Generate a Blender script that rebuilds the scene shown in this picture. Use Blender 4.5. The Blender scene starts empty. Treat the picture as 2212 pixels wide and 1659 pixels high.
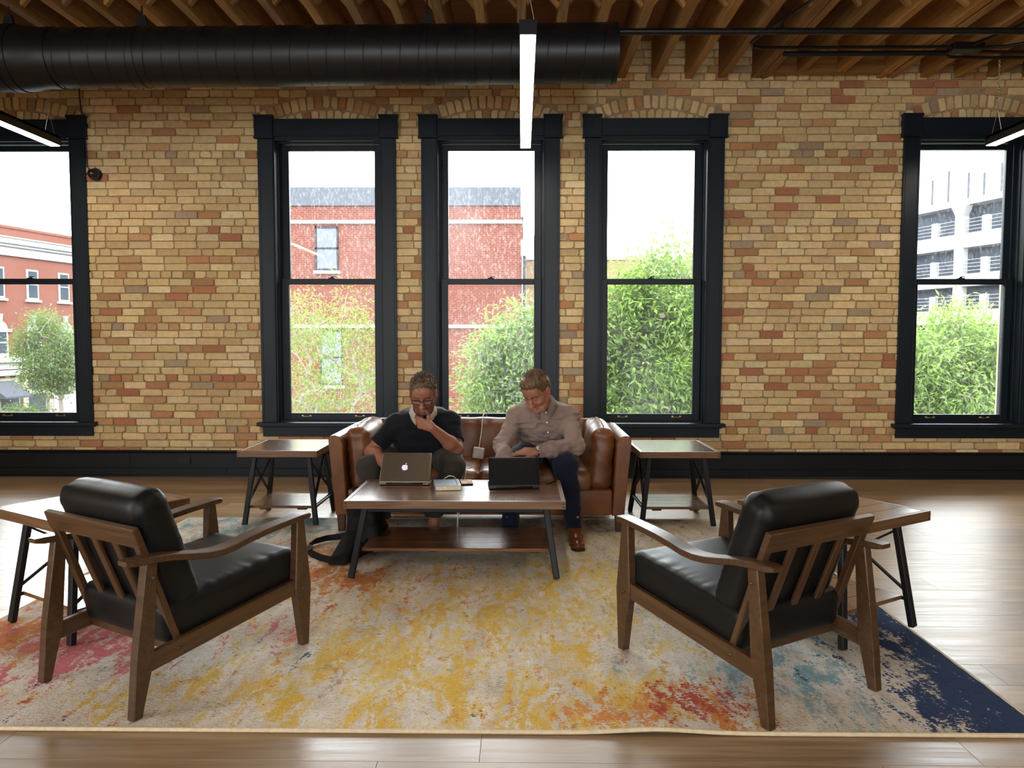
import bpy, bmesh, math, random
import numpy as np
from mathutils import Vector, Matrix, Quaternion
S = bpy.context.scene
COL = S.collection
R = random.Random(7)
RAD = math.radians

# ------------------------------------------------------------------ camera
FPX, PITCH, YAW, ROLL, CAMH = 1662.0, .0592, .0119, .0011, 1.282
fw = Vector((-math.sin(YAW)*math.cos(PITCH), math.cos(YAW)*math.cos(PITCH), -math.sin(PITCH)))
rt = Vector((math.cos(YAW), math.sin(YAW), 0)); up = rt.cross(fw)
r2 = rt*math.cos(ROLL) + up*math.sin(ROLL); u2 = -rt*math.sin(ROLL) + up*math.cos(ROLL)
cd = bpy.data.cameras.new('camera'); cam = bpy.data.objects.new('camera', cd); COL.objects.link(cam)
cd.sensor_fit = 'HORIZONTAL'; cd.sensor_width = 36.0; cd.lens = FPX/2212*36.0; cd.clip_start = .05; cd.clip_end = 300
cam.matrix_world = Matrix(((r2.x, u2.x, -fw.x, 0), (r2.y, u2.y, -fw.y, 0), (r2.z, u2.z, -fw.z, CAMH), (0, 0, 0, 1)))
S.camera = cam

# ------------------------------------------------------------------ sky, exposure
SKY_STRENGTH = 15.5
wd = bpy.data.worlds.new('overcast_sky'); S.world = wd; wd.use_nodes = True
bg = wd.node_tree.nodes['Background']
bg.inputs[0].default_value = (.93, .97, 1.0, 1); bg.inputs[1].default_value = SKY_STRENGTH
vs = S.view_settings
S.display_settings.display_device = 'sRGB'
vs.view_transform = 'Standard'; vs.look = 'None'; vs.gamma = 1.0; vs.use_curve_mapping = False; vs.exposure = 0.42

# ------------------------------------------------------------------ sky portals: the visible windows, and unseen ones added for fill light
ROOM_X0, ROOM_X1, ROOM_Y0, WALL_Y = -6.6, 6.6, -4.6, 7.05
BACK_FILL_WINDOWS = [-2.75, 1.2]          # centres of unseen openings added for fill light, wall behind the camera
LEFT_FILL_WINDOWS = [-2.8, -.2]          # centres of unseen openings, also set for the fill, wall left of the camera
def daylight(loc, rot, sx, sy):
    """a portal: no light of its own, it only guides the sampling of the sky through that opening"""
    l = bpy.data.lights.new('window_portal', 'AREA'); l.shape = 'RECTANGLE'; l.size = sx; l.size_y = sy; l.cycles.is_portal = True
    o = bpy.data.objects.new('window_portal', l); COL.objects.link(o); o.location = loc; o.rotation_euler = rot
    return o
for wx in BACK_FILL_WINDOWS:
    daylight((wx, ROOM_Y0-.12, 1.85), (RAD(90), 0, 0), 1.2, 2.5)
for wy in LEFT_FILL_WINDOWS:
    daylight((ROOM_X0-.12, wy, 1.85), (RAD(90), 0, RAD(-90)), 1.2, 2.5)
for wx in (-4.576, -1.758, -.2796, 1.1949, 4.04):
    daylight((wx, WALL_Y+.3, 1.78), (RAD(-90), 0, 0), .96, 2.6)

# ------------------------------------------------------------------ node helpers
def new_mat(name):
    m = bpy.data.materials.new(name); m.use_nodes = True
    nt = m.node_tree; b = nt.nodes['Principled BSDF']
    return m, nt, b
def lk(nt, a, b): nt.links.new(a, b)
def nd(nt, t, **kw):
    n = nt.nodes.new(t)
    for k, v in kw.items():
        if k == 'i':
            for kk, vv in v.items(): 
                n.inputs[kk].default_value = vv
        else: setattr(n, k, v)
    return n
def math_n(nt, op, a, b=None, clamp=False):
    n = nt.nodes.new('ShaderNodeMath'); n.operation = op; n.use_clamp = clamp
    for i, v in enumerate((a, b)):
        if v is None: continue
        if isinstance(v, (int, float)): n.inputs[i].default_value = v
        else: nt.links.new(v, n.inputs[i])
    return n.outputs[0]
def coords(nt, scale=(1, 1, 1), kind='Object', loc=(0, 0, 0)):
    t = nt.nodes.new('ShaderNodeTexCoord'); mp = nt.nodes.new('ShaderNodeMapping')
    mp.inputs['Scale'].default_value = scale; mp.inputs['Location'].default_value = loc
    nt.links.new(t.outputs[kind], mp.inputs['Vector']); return mp.outputs['Vector']
def noise(nt, vec, scale=5, detail=4, rough=.55, dist=0):
    n = nd(nt, 'ShaderNodeTexNoise', i={'Scale': scale, 'Detail': detail, 'Roughness': rough, 'Distortion': dist})
    nt.links.new(vec, n.inputs['Vector']); return n.outputs['Fac']
def ramp(nt, fac, stops, interp='LINEAR'):
    n = nt.nodes.new('ShaderNodeValToRGB'); n.color_ramp.interpolation = interp
    e = n.color_ramp.elements
    while len(e) < len(stops): e.new(.5)
    for k, (p, c) in enumerate(stops):
        e[k].position = p; e[k].color = (*c, 1) if len(c) == 3 else c
    nt.links.new(fac, n.inputs[0]); return n.outputs[0]
def mixc(nt, fac, a, b, mode='MIX'):
    n = nt.nodes.new('ShaderNodeMix'); n.data_type = 'RGBA'; n.blend_type = mode
    for s, v in ((n.inputs[0], fac), (n.inputs[6], a), (n.inputs[7], b)):
        if isinstance(v, (int, float)): s.default_value = v
        elif isinstance(v, tuple): s.default_value = (*v, 1) if len(v) == 3 else v
        else: nt.links.new(v, s)
    return n.outputs[2]
def bump(nt, b, h, strength=.3, dist=.01):
    n = nd(nt, 'ShaderNodeBump', i={'Strength': strength, 'Distance': dist})
    nt.links.new(h, n.inputs['Height']); nt.links.new(n.outputs[0], b.inputs['Normal'])
def simple(name, c, rough=.5, metal=0., var=.12, scale=20, bmp=0., spec=.5, coat=0.):
    m, nt, b = new_mat(name)
    v = coords(nt); n = noise(nt, v, scale)
    lo = tuple(x*(1-var) for x in c); hi = tuple(min(1, x*(1+var)) for x in c)
    lk(nt, ramp(nt, n, [(.3, lo), (.7, hi)]), b.inputs['Base Color'])
    b.inputs['Roughness'].default_value = rough; b.inputs['Metallic'].default_value = metal
    b.inputs['Specular IOR Level'].default_value = spec; b.inputs['Coat Weight'].default_value = coat
    if bmp: bump(nt, b, noise(nt, v, scale*4), bmp, .003)
    return m
def wood(name, dark, light, rough=.35, grain=9., stretch=.06, rnd=.25, coat=0., bmp=.12, rvar=.18):
    """grain runs along the local X axis of each object"""
    m, nt, b = new_mat(name)
    oi = nt.nodes.new('ShaderNodeObjectInfo')
    t = nt.nodes.new('ShaderNodeTexCoord'); add = nd(nt, 'ShaderNodeVectorMath', operation='ADD')
    sc = nd(nt, 'ShaderNodeVectorMath', operation='SCALE'); sc.inputs[0].default_value = (7.3, 3.1, 5.7)
    lk(nt, oi.outputs['Random'], sc.inputs['Scale']); lk(nt, t.outputs['Object'], add.inputs[0]); lk(nt, sc.outputs[0], add.inputs[1])
    mp = nt.nodes.new('ShaderNodeMapping'); mp.inputs['Scale'].default_value = (stretch*grain, grain, grain); lk(nt, add.outputs[0], mp.inputs[0])
    n1 = noise(nt, mp.outputs[0], 3.2, 6, .62, 1.2); n2 = noise(nt, mp.outputs[0], 18, 3, .6)
    f = math_n(nt, 'ADD', math_n(nt, 'MULTIPLY', n1, .75), math_n(nt, 'MULTIPLY', n2, .25))
    c = ramp(nt, f, [(.32, dark), (.5, tuple((a+b_)/2 for a, b_ in zip(dark, light))), (.68, light)])
    hsv = nt.nodes.new('ShaderNodeHueSaturation'); lk(nt, c, hsv.inputs['Color'])
    lk(nt, math_n(nt, 'ADD', math_n(nt, 'MULTIPLY', oi.outputs['Random'], 2*rnd), 1-rnd), hsv.inputs['Value'])
    lk(nt, hsv.outputs[0], b.inputs['Base Color'])
    lk(nt, math_n(nt, 'ADD', math_n(nt, 'MULTIPLY', f, rvar), rough-rvar/2), b.inputs['Roughness'])
    b.inputs['Coat Weight'].default_value = coat; b.inputs['Coat Roughness'].default_value = .2
    bump(nt, b, f, bmp, .002)
    return m

# ------------------------------------------------------------------ object helpers
def tag(o, label=None, cat=None, group=None, kind=None):
    if label: o['label'] = label
    if cat: o['category'] = cat
    if group: o['group'] = group
    if kind: o['kind'] = kind
    return o
def link(name, me, mat=None, parent=None, mtx=None):
    o = bpy.data.objects.new(name, me); COL.objects.link(o)
    if mat is not None and me is not None and not me.materials: me.materials.append(mat)
    if parent: o.parent = parent
    if mtx is not None: o.matrix_local = mtx
    return o
def empty(name, loc=(0, 0, 0), rz=0, parent=None):
    o = bpy.data.objects.new(name, None); COL.objects.link(o); o.empty_display_size = .1
    o.location = loc; o.rotation_euler = (0, 0, rz)
    if parent: o.parent = parent
    return o
def shade(me, smooth=True):
    if smooth: me.polygons.foreach_set('use_smooth', np.ones(len(me.polygons), bool))
    return me
def mesh_pd(name, verts, faces, smooth=False):
    me = bpy.data.meshes.new(name)
    me.from_pydata([tuple(map(float, v)) for v in verts], [], [tuple(map(int, f)) for f in faces]); me.update()
    return shade(me, smooth)
def mesh_np(name, V, Q, smooth=True):
    """fast quads (or tris) from numpy arrays"""
    me = bpy.data.meshes.new(name); V = np.asarray(V, np.float32); Q = np.asarray(Q, np.int32); k = Q.shape[1]
    me.vertices.add(len(V)); me.vertices.foreach_set('co', V.ravel())
    me.loops.add(Q.size); me.loops.foreach_set('vertex_index', Q.ravel())
    me.polygons.add(len(Q)); me.polygons.foreach_set('loop_start', np.arange(0, Q.size, k, dtype=np.int32))
    me.polygons.foreach_set('loop_total', np.full(len(Q), k, np.int32))
    me.polygons.foreach_set('use_smooth', np.full(len(Q), smooth, bool))
    me.update(calc_edges=True); me.validate(); return me
class MB:
    """collects shapes of ONE part into one bmesh"""
    def __init__(s): s.bm = bmesh.new()
    def box(s, x0, x1, y0, y1, z0, z1, bev=0., seg=1):
        r = bmesh.ops.create_cube(s.bm, size=1.0); vs = r['verts']
        for v in vs: v.co = Vector(((x0+x1)/2+v.co.x*(x1-x0), (y0+y1)/2+v.co.y*(y1-y0), (z0+z1)/2+v.co.z*(z1-z0)))
        if bev > 0:
            es = list({e for v in vs for e in v.link_edges})
            bmesh.ops.bevel(s.bm, geom=es, offset=bev, segments=seg, affect='EDGES', profile=.5)
        return s
    def hexa(s, c, bev=0., seg=1):
        """8 corners: bottom 4 ccw, top 4 ccw"""
        vs = [s.bm.verts.new(p) for p in c]
        fs = [(3, 2, 1, 0), (4, 5, 6, 7), (0, 1, 5, 4), (1, 2, 6, 5), (2, 3, 7, 6), (3, 0, 4, 7)]
        F = [s.bm.faces.new([vs[i] for i in f]) for f in fs]
        if bev > 0:
            es = list({e for f in F for e in f.edges})
            bmesh.ops.bevel(s.bm, geom=es, offset=bev, segments=seg, affect='EDGES', profile=.5)
        return s
    def tube(s, pts, rad, n=10, cap=True):
        pts = [Vector(p) for p in pts]; m = len(pts)
        rads = rad if isinstance(rad, (list, tuple)) else [rad]*m
        t0 = (pts[1]-pts[0]).normalized(); ref = Vector((0, 0, 1)) if abs(t0.z) < .9 else Vector((1, 0, 0))
        nrm = t0.cross(ref).normalized(); rings = []; pt = t0
        for i, p in enumerate(pts):
            a = pts[max(0, i-1)]; b = pts[min(m-1, i+1)]; t = (b-a).normalized()
            q = pt.rotation_difference(t); nrm = (q @ nrm).normalized(); pt = t; bn = t.cross(nrm)
            rings.append([s.bm.verts.new(p+(nrm*math.cos(2*math.pi*k/n)+bn*math.sin(2*math.pi*k/n))*rads[i]) for k in range(n)])
        for a, b in zip(rings, rings[1:]):
            for k in range(n): s.bm.faces.new((a[k], a[(k+1) % n], b[(k+1) % n], b[k]))
        if cap: s.bm.faces.new(rings[0][::-1]); s.bm.faces.new(rings[-1])
        return s
    def cyl(s, a, b, ra, rb=None, n=16): return s.tube([a, b], [ra, ra if rb is None else rb], n)
    def prism(s, poly, axis, a, b, bev=0.):
        """poly = 2D points in the two other axes (order xyz minus axis); extruded from a to b on axis"""
        def P(u, v, w): return {0: (w, u, v), 1: (u, w, v), 2: (u, v, w)}[axis]
        A = [s.bm.verts.new(P(u, v, a)) for u, v in poly]; B = [s.bm.verts.new(P(u, v, b)) for u, v in poly]; n = len(poly)
        F = [s.bm.faces.new(A), s.bm.faces.new(B[::-1])]
        F += [s.bm.faces.new((A[i], B[i], B[(i+1) % n], A[(i+1) % n])) for i in range(n)]
        if bev: bmesh.ops.bevel(s.bm, geom=list(F[0].edges)+list(F[1].edges), offset=bev, segments=1, affect='EDGES')
        return s
    def lathe(s, prof, n=20, mtx=None):
        rings = []
        for r_, z in prof:
            rings.append([s.bm.verts.new((mtx or Matrix()) @ Vector((r_*math.cos(2*math.pi*k/n), r_*math.sin(2*math.pi*k/n), z))) for k in range(n)])
        for a, b in zip(rings, rings[1:]):
            for k in range(n): s.bm.faces.new((a[k], a[(k+1) % n], b[(k+1) % n], b[k]))
        s.bm.faces.new(rings[0][::-1]); s.bm.faces.new(rings[-1]); return s
    def mesh(s, name, smooth=False):
        bmesh.ops.recalc_face_normals(s.bm, faces=s.bm.faces)
        me = bpy.data.meshes.new(name); s.bm.to_mesh(me); s.bm.free()
        if smooth == 'auto':
            shade(me, True); me.set_sharp_from_angle(angle=RAD(35))
        elif smooth: shade(me, True)
        return me
    def build(s, name, mat, parent=None, smooth=False, mtx=None): return link(name, s.mesh(name, smooth), mat, parent, mtx)
def frame_mtx(p0, p1, upv=(0, 0, 1)):
    x = (Vector(p1)-Vector(p0)).normalized(); u = Vector(upv)
    if abs(x.dot(u)) > .98: u = Vector((0, 1, 0))
    y = u.cross(x).normalized(); z = x.cross(y)
    return Matrix(((x.x, y.x, z.x, p0[0]), (x.y, y.y, z.y, p0[1]), (x.z, y.z, z.z, p0[2]), (0, 0, 0, 1)))
def beam(name, mat, parent, p0, p1, w, h, upv=(0, 0, 1), w1=None, h1=None, bev=.003):
    """straight bar with its own local frame (X along the grain); w across, h along up"""
    L = (Vector(p1)-Vector(p0)).length; w1 = w if w1 is None else w1; h1 = h if h1 is None else h1
    c = [(0, -w/2, -h/2), (L, -w1/2, -h1/2), (L, w1/2, -h1/2), (0, w/2, -h/2), (0, -w/2, h/2), (L, -w1/2, h1/2), (L, w1/2, h1/2), (0, w/2, h/2)]
    return link(name, MB().hexa(c, bev).mesh(name), mat, parent, frame_mtx(p0, p1, upv))
def copy_tree(o, parent=None):
    c = o.copy(); COL.objects.link(c); c.parent = parent
    for ch in list(o.children): copy_tree(ch, c)
    return c
def vnoise(P, s, seed=0):
    """cheap smooth value noise, numpy, P (n,3) -> (n,) in -1..1"""
    P = np.asarray(P)*s; i = np.floor(P).astype(np.int64); f = P-i; f = f*f*(3-2*f); out = 0
    for dx in (0, 1):
        for dy in (0, 1):
            for dz in (0, 1):
                h = (i[:, 0]+dx)*374761393+(i[:, 1]+dy)*668265263+(i[:, 2]+dz)*2147483647+seed*1274126177
                h = (h ^ (h >> 13))*1274126177; h = (h ^ (h >> 16)) & 0xFFFF
                w = (f[:, 0] if dx else 1-f[:, 0])*(f[:, 1] if dy else 1-f[:, 1])*(f[:, 2] if dz else 1-f[:, 2])
                out = out+w*(h/32767.5-1)
    return out
def rbox(sx, sy, sz, r, n=14, disp=None):
    """rounded box centred at origin, quads, with optional displacement disp(P, N)->P"""
    vs = {}; V = []; Q = []
    def vid(p):
        k = tuple(np.round(p, 5))
        if k not in vs: vs[k] = len(V); V.append(p)
        return vs[k]
    half = np.array([sx, sy, sz])/2
    def lin(m):
        t = np.linspace(-1, 1, m+1); return t
    for ax in range(3):
        u, v = [(1, 2), (2, 0), (0, 1)][ax]
        nu = max(4, int(n*half[u]/max(half))); nv = max(4, int(n*half[v]/max(half)))
        for sg in (-1, 1):
            ids = np.zeros((nu+1, nv+1), int)
            for i, a in enumerate(lin(nu)):
                for j, b in enumerate(lin(nv)):
                    p = np.zeros(3); p[ax] = sg*half[ax]; p[u] = a*half[u]; p[v] = b*half[v]; ids[i, j] = vid(p)
            for i in range(nu):
                for j in range(nv):
                    q = (ids[i, j], ids[i+1, j], ids[i+1, j+1], ids[i, j+1]); Q.append(q if sg > 0 else q[::-1])
    V = np.array(V); inner = np.clip(V, -(half-r), half-r); d = V-inner; L = np.linalg.norm(d, axis=1, keepdims=True)
    N = d/np.maximum(L, 1e-9); V = inner+N*np.minimum(L, r)
    if disp is not None: V = disp(V, N)
    return V, np.array(Q)
# ================================================================== STRUCTURE
M = {}
M['navy'] = simple('dark_navy_paint', (.006, .012, .019), .4, var=.15, scale=6, bmp=.03, spec=.28)
M['navy_wall'] = simple('navy_base_paint', (.0075, .0095, .012), .42, var=.15, scale=5, spec=.25)
M['black_metal'] = simple('black_painted_metal', (.006, .006, .0065), .38, var=.2, spec=.35)
M['brass'] = simple('brass', (.62, .45, .2), .3, 1.0)
M['white_paint'] = simple('tan_wall', (.40, .29, .18), .85)
M['glow'] = None
# brick: colour comes from the object (single bricks) or from the colour attribute (the rest)
def brick_mat(name, attr):
    m, nt, b = new_mat(name)
    if attr:
        a = nd(nt, 'ShaderNodeAttribute', attribute_name='col'); base = a.outputs['Color']
    else:
        base = nt.nodes.new('ShaderNodeObjectInfo').outputs['Color']
    g = nt.nodes.new('ShaderNodeNewGeometry'); pos = g.outputs['Position']
    n1 = noise(nt, pos, 22, 5, .65); n2 = noise(nt, pos, 90, 3, .6)
    c = mixc(nt, ramp(nt, n1, [(.42, (0, 0, 0)), (.75, (1, 1, 1))]), base, mixc(nt, .3, base, (.16, .11, .07)))
    c = mixc(nt, ramp(nt, n2, [(.3, (.2, .2, .2)), (.48, (0, 0, 0))]), c, (.24, .165, .095))
    n3 = noise(nt, pos, 9, 3, .5)
    c = mixc(nt, ramp(nt, n3, [(.55, (0, 0, 0)), (.68, (.3, .3, .3))]), c, mixc(nt, .5, base, (.42, .2, .09)))
    lk(nt, c, b.inputs['Base Color']); b.inputs['Roughness'].default_value = .85; b.inputs['Specular IOR Level'].default_value = .25
    bump(nt, b, math_n(nt, 'ADD', n1, math_n(nt, 'MULTIPLY', n2, .6)), .45, .006)
    return m
M['brick'] = brick_mat('old_cream_brick', False); M['brick_rest'] = brick_mat('old_cream_brick_many', True)
mm, nt, b = new_mat('lime_mortar'); v = coords(nt)
lk(nt, ramp(nt, noise(nt, v, 14, 6, .7), [(.3, (.27, .18, .10)), (.7, (.44, .31, .18))]), b.inputs['Base Color'])
b.inputs['Roughness'].default_value = .95; bump(nt, b, noise(nt, v, 120, 4), .6, .004); M['mortar'] = mm
M['joist'] = wood('old_fir_joist', (.165, .07, .015), (.44, .215, .052), .7, 7, .05, .3)
M['subfloor'] = wood('subfloor_boards', (.16, .06, .016), (.34, .14, .04), .75, 7, .05, .2)
M['plank'] = wood('oak_vinyl_plank', (.19, .115, .056), (.43, .28, .15), .38, 6.5, .04, .2, bmp=.4, coat=.06, rvar=.5)

WINS = {1: -4.576, 2: -1.758, 3: -.2796, 4: 1.1949, 5: 4.04}
HW = .625                                   # half width over casings
OPEN_X, OPEN_Z0, OPEN_Z1 = .49, .45, 3.10
CEIL_Z, JOIST_Z = 3.93, 3.603

# ---- wall with the windows: mortar body with openings
wall = MB(); xs = [ROOM_X0]
for k in sorted(WINS): xs += [WINS[k]-OPEN_X, WINS[k]+OPEN_X]
xs.append(ROOM_X1); T = .33; YF = WALL_Y+.006
for i in range(0, len(xs), 2): wall.box(xs[i], xs[i+1], YF, YF+T, -.1, 4.2)
for k, c in WINS.items():
    wall.box(c-OPEN_X, c+OPEN_X, YF, YF+T, -.1, OPEN_Z0); wall.box(c-OPEN_X, c+OPEN_X, YF, YF+T, OPEN_Z1, 4.2)
wall_back = tag(wall.build('wall_back', M['mortar']), 'cream and orange brick wall with five tall windows', 'wall', kind='structure')

# ---- bricks
PAL = [((.71, .535, .27), 46), ((.67, .485, .235), 32), ((.60, .42, .20), 16), ((.52, .30, .135), 9), ((.48, .24, .105), 7), ((.43, .175, .085), 4), ((.40, .30, .19), 5), ((.74, .59, .33), 12)]
def brick_col(z, rr):
    w = []
    for c, p in PAL:
        red = c[1]/c[0] < .55
        if red: p = p*(1.7 if z < 1.2 else (.75 if z < 2.4 else .8))
        w.append(p)
    c = rr.choices([c for c, _ in PAL], w)[0]
    j = rr.uniform(.84, 1.1)
    return tuple(min(1, x*j*rr.uniform(.97, 1.03)) for x in c)
def brick_shape(L, H, D, rr, ch=.008):
    """front-bulging block: outline with clipped corners, back ring on y=0, front towards -y"""
    a, b = L/2, H/2; c = [min(ch*(rr.uniform(.2, 1.2) if rr.random() < .8 else rr.uniform(1.5, 3.)), H*.35) for _ in range(4)]; j = lambda s=.0022: rr.uniform(-s, s)
    o = [(-a+c[0], -b), (a-c[1], -b), (a, -b+c[1]*.8), (a, b-c[2]*.8), (a-c[2], b), (-a+c[3], b), (-a, b-c[3]*.8), (-a, -b+c[0]*.8)]
    o = [(x+j(), z+j()) for x, z in o]
    V = [(x, .004, z) for x, z in o]+[(x*.997, -D*.75, z*.985) for x, z in o]+[(x-math.copysign(.0035, x)+j(.001), -D+j(.0012), z-math.copysign(.003, z)+j(.001)) for x, z in o]
    F = []
    for r_ in (0, 8):
        for k in range(8): F.append((r_+k, r_+(k+1) % 8, r_+8+(k+1) % 8, r_+8+k))
    F.append(tuple(range(16, 24)))
    return V, F
rr = random.Random(11); PITCHZ = .0676; STR, HDR = .2085, .1045
HEADERS = {6, 13, 20, 27, 33, 43, 53}
def arch_top(c, x): # extrados height of the segmental arch above a window
    d = abs(x-c); return 2.10+math.sqrt(max(0, 1.36**2-d*d)) if d < .66 else 0
bricks = []     # (x, z, L, H, rot)
nrow = int(4.0/PITCHZ)
for row in range(2, nrow):
    zc = (row+.5)*PITCHZ; L0 = HDR if row in HEADERS else STR
    x = -5.3-rr.uniform(0, .2) - (L0/2 if row % 2 else 0)
    while x < 5.0:
        L = L0
        if L0 == STR and rr.random() < .07: L = HDR
        if L0 == STR and rr.random() < .03: L = STR*.75
        a, b = x, x+L; x = b; pieces = [(a, b)]
        for k, c in WINS.items():
            zlo, zhi = .42, 3.20
            if zlo < zc < zhi:
                lo, hi = c-HW+.035, c+HW-.035; out = []
                for (p, q) in pieces:
                    if q <= lo or p >= hi: out.append((p, q)); continue
                    if p < lo: out.append((p, lo))
                    if q > hi: out.append((hi, q))
                pieces = out
            elif zc >= zhi:
                out = []
                for (p, q) in pieces:
                    while q-p > .03 and zc-PITCHZ*.35 < arch_top(c, q) and c-.7 < q < c+.0001: q -= .01
                    while q-p > .03 and zc-PITCHZ*.35 < arch_top(c, p) and c < p < c+.7: p += .01
                    if zc-PITCHZ*.35 < arch_top(c, (p+q)/2): continue
                    out.append((p, q))
                pieces = out
        for (p, q) in pieces:
            if q-p > .03: bricks.append(((p+q)/2, zc+rr.uniform(-.002, .002), q-p-rr.uniform(.005, .012), PITCHZ-rr.uniform(.005, .010), rr.uniform(-.006, .006)))
def in_view(x, z):
    u = 1106+1662*(x/7.05)+20; v_ = 731-(z-1.282)*1662/7.05
    return -30 < u < 2240 and -20 < v_ < 985
full = [q for q in bricks if q[2] > .19 and in_view(q[0], q[1]) and .3 < q[1] < 3.0]
full.sort(key=lambda q: (q[0]-.0)**2*.35+(q[1]-1.4)**2)
single = set(full[:300]); rest = [q for q in bricks if q not in single]
shapes = []
for k in range(14):
    V, F = brick_shape(.1985, .0575, .009+.004*rr.random(), rr); shapes.append(mesh_pd('brick', V, F))
for me in shapes: me.materials.append(M['brick'])
for (x, z, L, H, ro) in full[:300]:
    o = bpy.data.objects.new('brick', rr.choice(shapes)); COL.objects.link(o); o.parent = wall_back
    o.location = (x, YF-rr.uniform(0, .004), z); o.rotation_euler = (rr.uniform(-.012, .012), ro, rr.uniform(-.01, .01)); o.scale = (L/.1985, 1, H/.0575)
    o.color = (*brick_col(z, rr), 1)
BV, BF, BC = [], [], []
def add_rest(x, z, L, H, ro, col, ch=.008):
    V, F = brick_shape(L, H, .008+.006*rr.random(), rr, ch); n0 = len(BV); ca, sa = math.cos(ro), math.sin(ro); yy = YF-rr.uniform(0, .004)
    for (a, b, c) in V: BV.append((x+a*ca-c*sa, yy+b, z+a*sa+c*ca))
    for f in F: BF.append(tuple(i+n0 for i in f)); BC.append((*col, 1))
for (x, z, L, H, ro) in rest: add_rest(x, z, L, H, ro, brick_col(z, rr))
for k, c in WINS.items():                                   # segmental arches of upright bricks, two rings
    for (ri, ro_, pitch) in ((1.36-.118, 1.36, .073), (1.36-.215, 1.36-.126, .07)):
        rm = (ri+ro_)/2; n = int(2*.52*rm/pitch)
        for j in range(n+1):
            a = -.50+1.0*j/n; x = c+math.sin(a)*rm; z = 2.10+math.cos(a)*rm
            if z < 3.17 or not in_view(x, z): continue
            add_rest(x, z, .058+rr.uniform(-.004, .004), ro_-ri-.006, -a+rr.uniform(-.03, .03), brick_col(z, rr), .01)
me = mesh_pd('brick', BV, BF); ca_ = me.color_attributes.new('col', 'FLOAT_COLOR', 'CORNER')
ls = np.repeat(np.array(BC, np.float32), [len(f) for f in BF], axis=0); ca_.data.foreach_set('color', ls.ravel())
tag(link('brick', me, M['brick_rest'], wall_back), kind='stuff')

# ---- baseboard of two boards with cap and shoe
base = empty('baseboard_back'); tag(base, 'tall dark navy baseboard along the brick wall', 'baseboard', kind='structure')
jx = [ROOM_X0, -3.62, -1.2, 1.2, 3.3, ROOM_X1]
for a, b_ in zip(jx, jx[1:]): MB().box(a+.0008, b_-.0008, WALL_Y-.028, WALL_Y+.004, .083, .228, .0015).build('upper_board', M['navy_wall'], base)
jx = [ROOM_X0, -2.72, -.4, 2.1, ROOM_X1]
for a, b_ in zip(jx, jx[1:]): MB().box(a+.0008, b_-.0008, WALL_Y-.034, WALL_Y+.004, .014, .081, .0015).build('lower_board', M['navy_wall'], base)
MB().prism([(WALL_Y+.004, .247), (WALL_Y-.04, .247), (WALL_Y-.044, .24), (WALL_Y-.04, .232), (WALL_Y-.03, .226), (WALL_Y-.028, .214), (WALL_Y+.004, .214)], 0, ROOM_X0, ROOM_X1).build('cap_moulding', M['navy_wall'], base)
MB().prism([(WALL_Y+.004, .0), (WALL_Y-.052, .0), (WALL_Y-.05, .01), (WALL_Y-.042, .018), (WALL_Y-.03, .02), (WALL_Y+.004, .02)], 0, ROOM_X0, ROOM_X1).build('shoe_moulding', M['navy_wall'], base)
so = MB().box(-3.17, -3.052, WALL_Y-.036, WALL_Y-.026, .115, .182, .003).build('wall_outlet', M['black_metal'])
tag(so, 'black outlet plate on the dark baseboard below the brick', 'outlet')
for x in (-3.142, -3.08): MB().box(x-.017, x+.017, WALL_Y-.0385, WALL_Y-.035, .128, .169, .002).build('socket_face', M['black_metal'], so)

# ---- floor: planks on a dark screed
fl = tag(MB().box(ROOM_X0, ROOM_X1, ROOM_Y0, WALL_Y+.3, -.3, -.009).build('floor', simple('floor_gap', (.05, .032, .018), .8)), 'wood plank floor around the colourful rug', 'floor', kind='structure')
PW, PL = .182, 1.52; rp = random.Random(5); pm = []
me_full = MB().box(0, PL-.0008, 0, PW-.0008, -.012, 0, .0007).mesh('plank'); me_full.materials.append(M['plank'])
y = 1.53
rows = 0; far_rows = []
while y < WALL_Y:
    off = {0: .55, 1: -.08, 2: .9}.get(rows, rp.uniform(0, PL)); x = ROOM_X0-off
    while x < ROOM_X1:
        yy = y+PW/2; u0 = abs(x+PL/2)/max(yy, .1)
        if u0-(PL/2)/yy < .72 and yy < WALL_Y:
            o = bpy.data.objects.new('plank', me_full); COL.objects.link(o); o.parent = fl; o.location = (x, y, 0)
            if x < ROOM_X0 or x+PL > ROOM_X1: pass
        else: far_rows.append((x, y))
        x += PL
    y += PW; rows += 1
y = 1.53-PW; fm = MB()
while y > ROOM_Y0-PW:
    x = ROOM_X0-rp.uniform(0, PL)
    while x < ROOM_X1: far_rows.append((x, y)); x += PL
    y -= PW
for x, y in far_rows: fm.box(max(x, ROOM_X0), min(x+PL-.0016, ROOM_X1), max(y, ROOM_Y0), min(y+PW-.0016, WALL_Y), -.012, 0)
tag(fm.build('plank', M['plank'], fl), kind='stuff')

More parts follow.
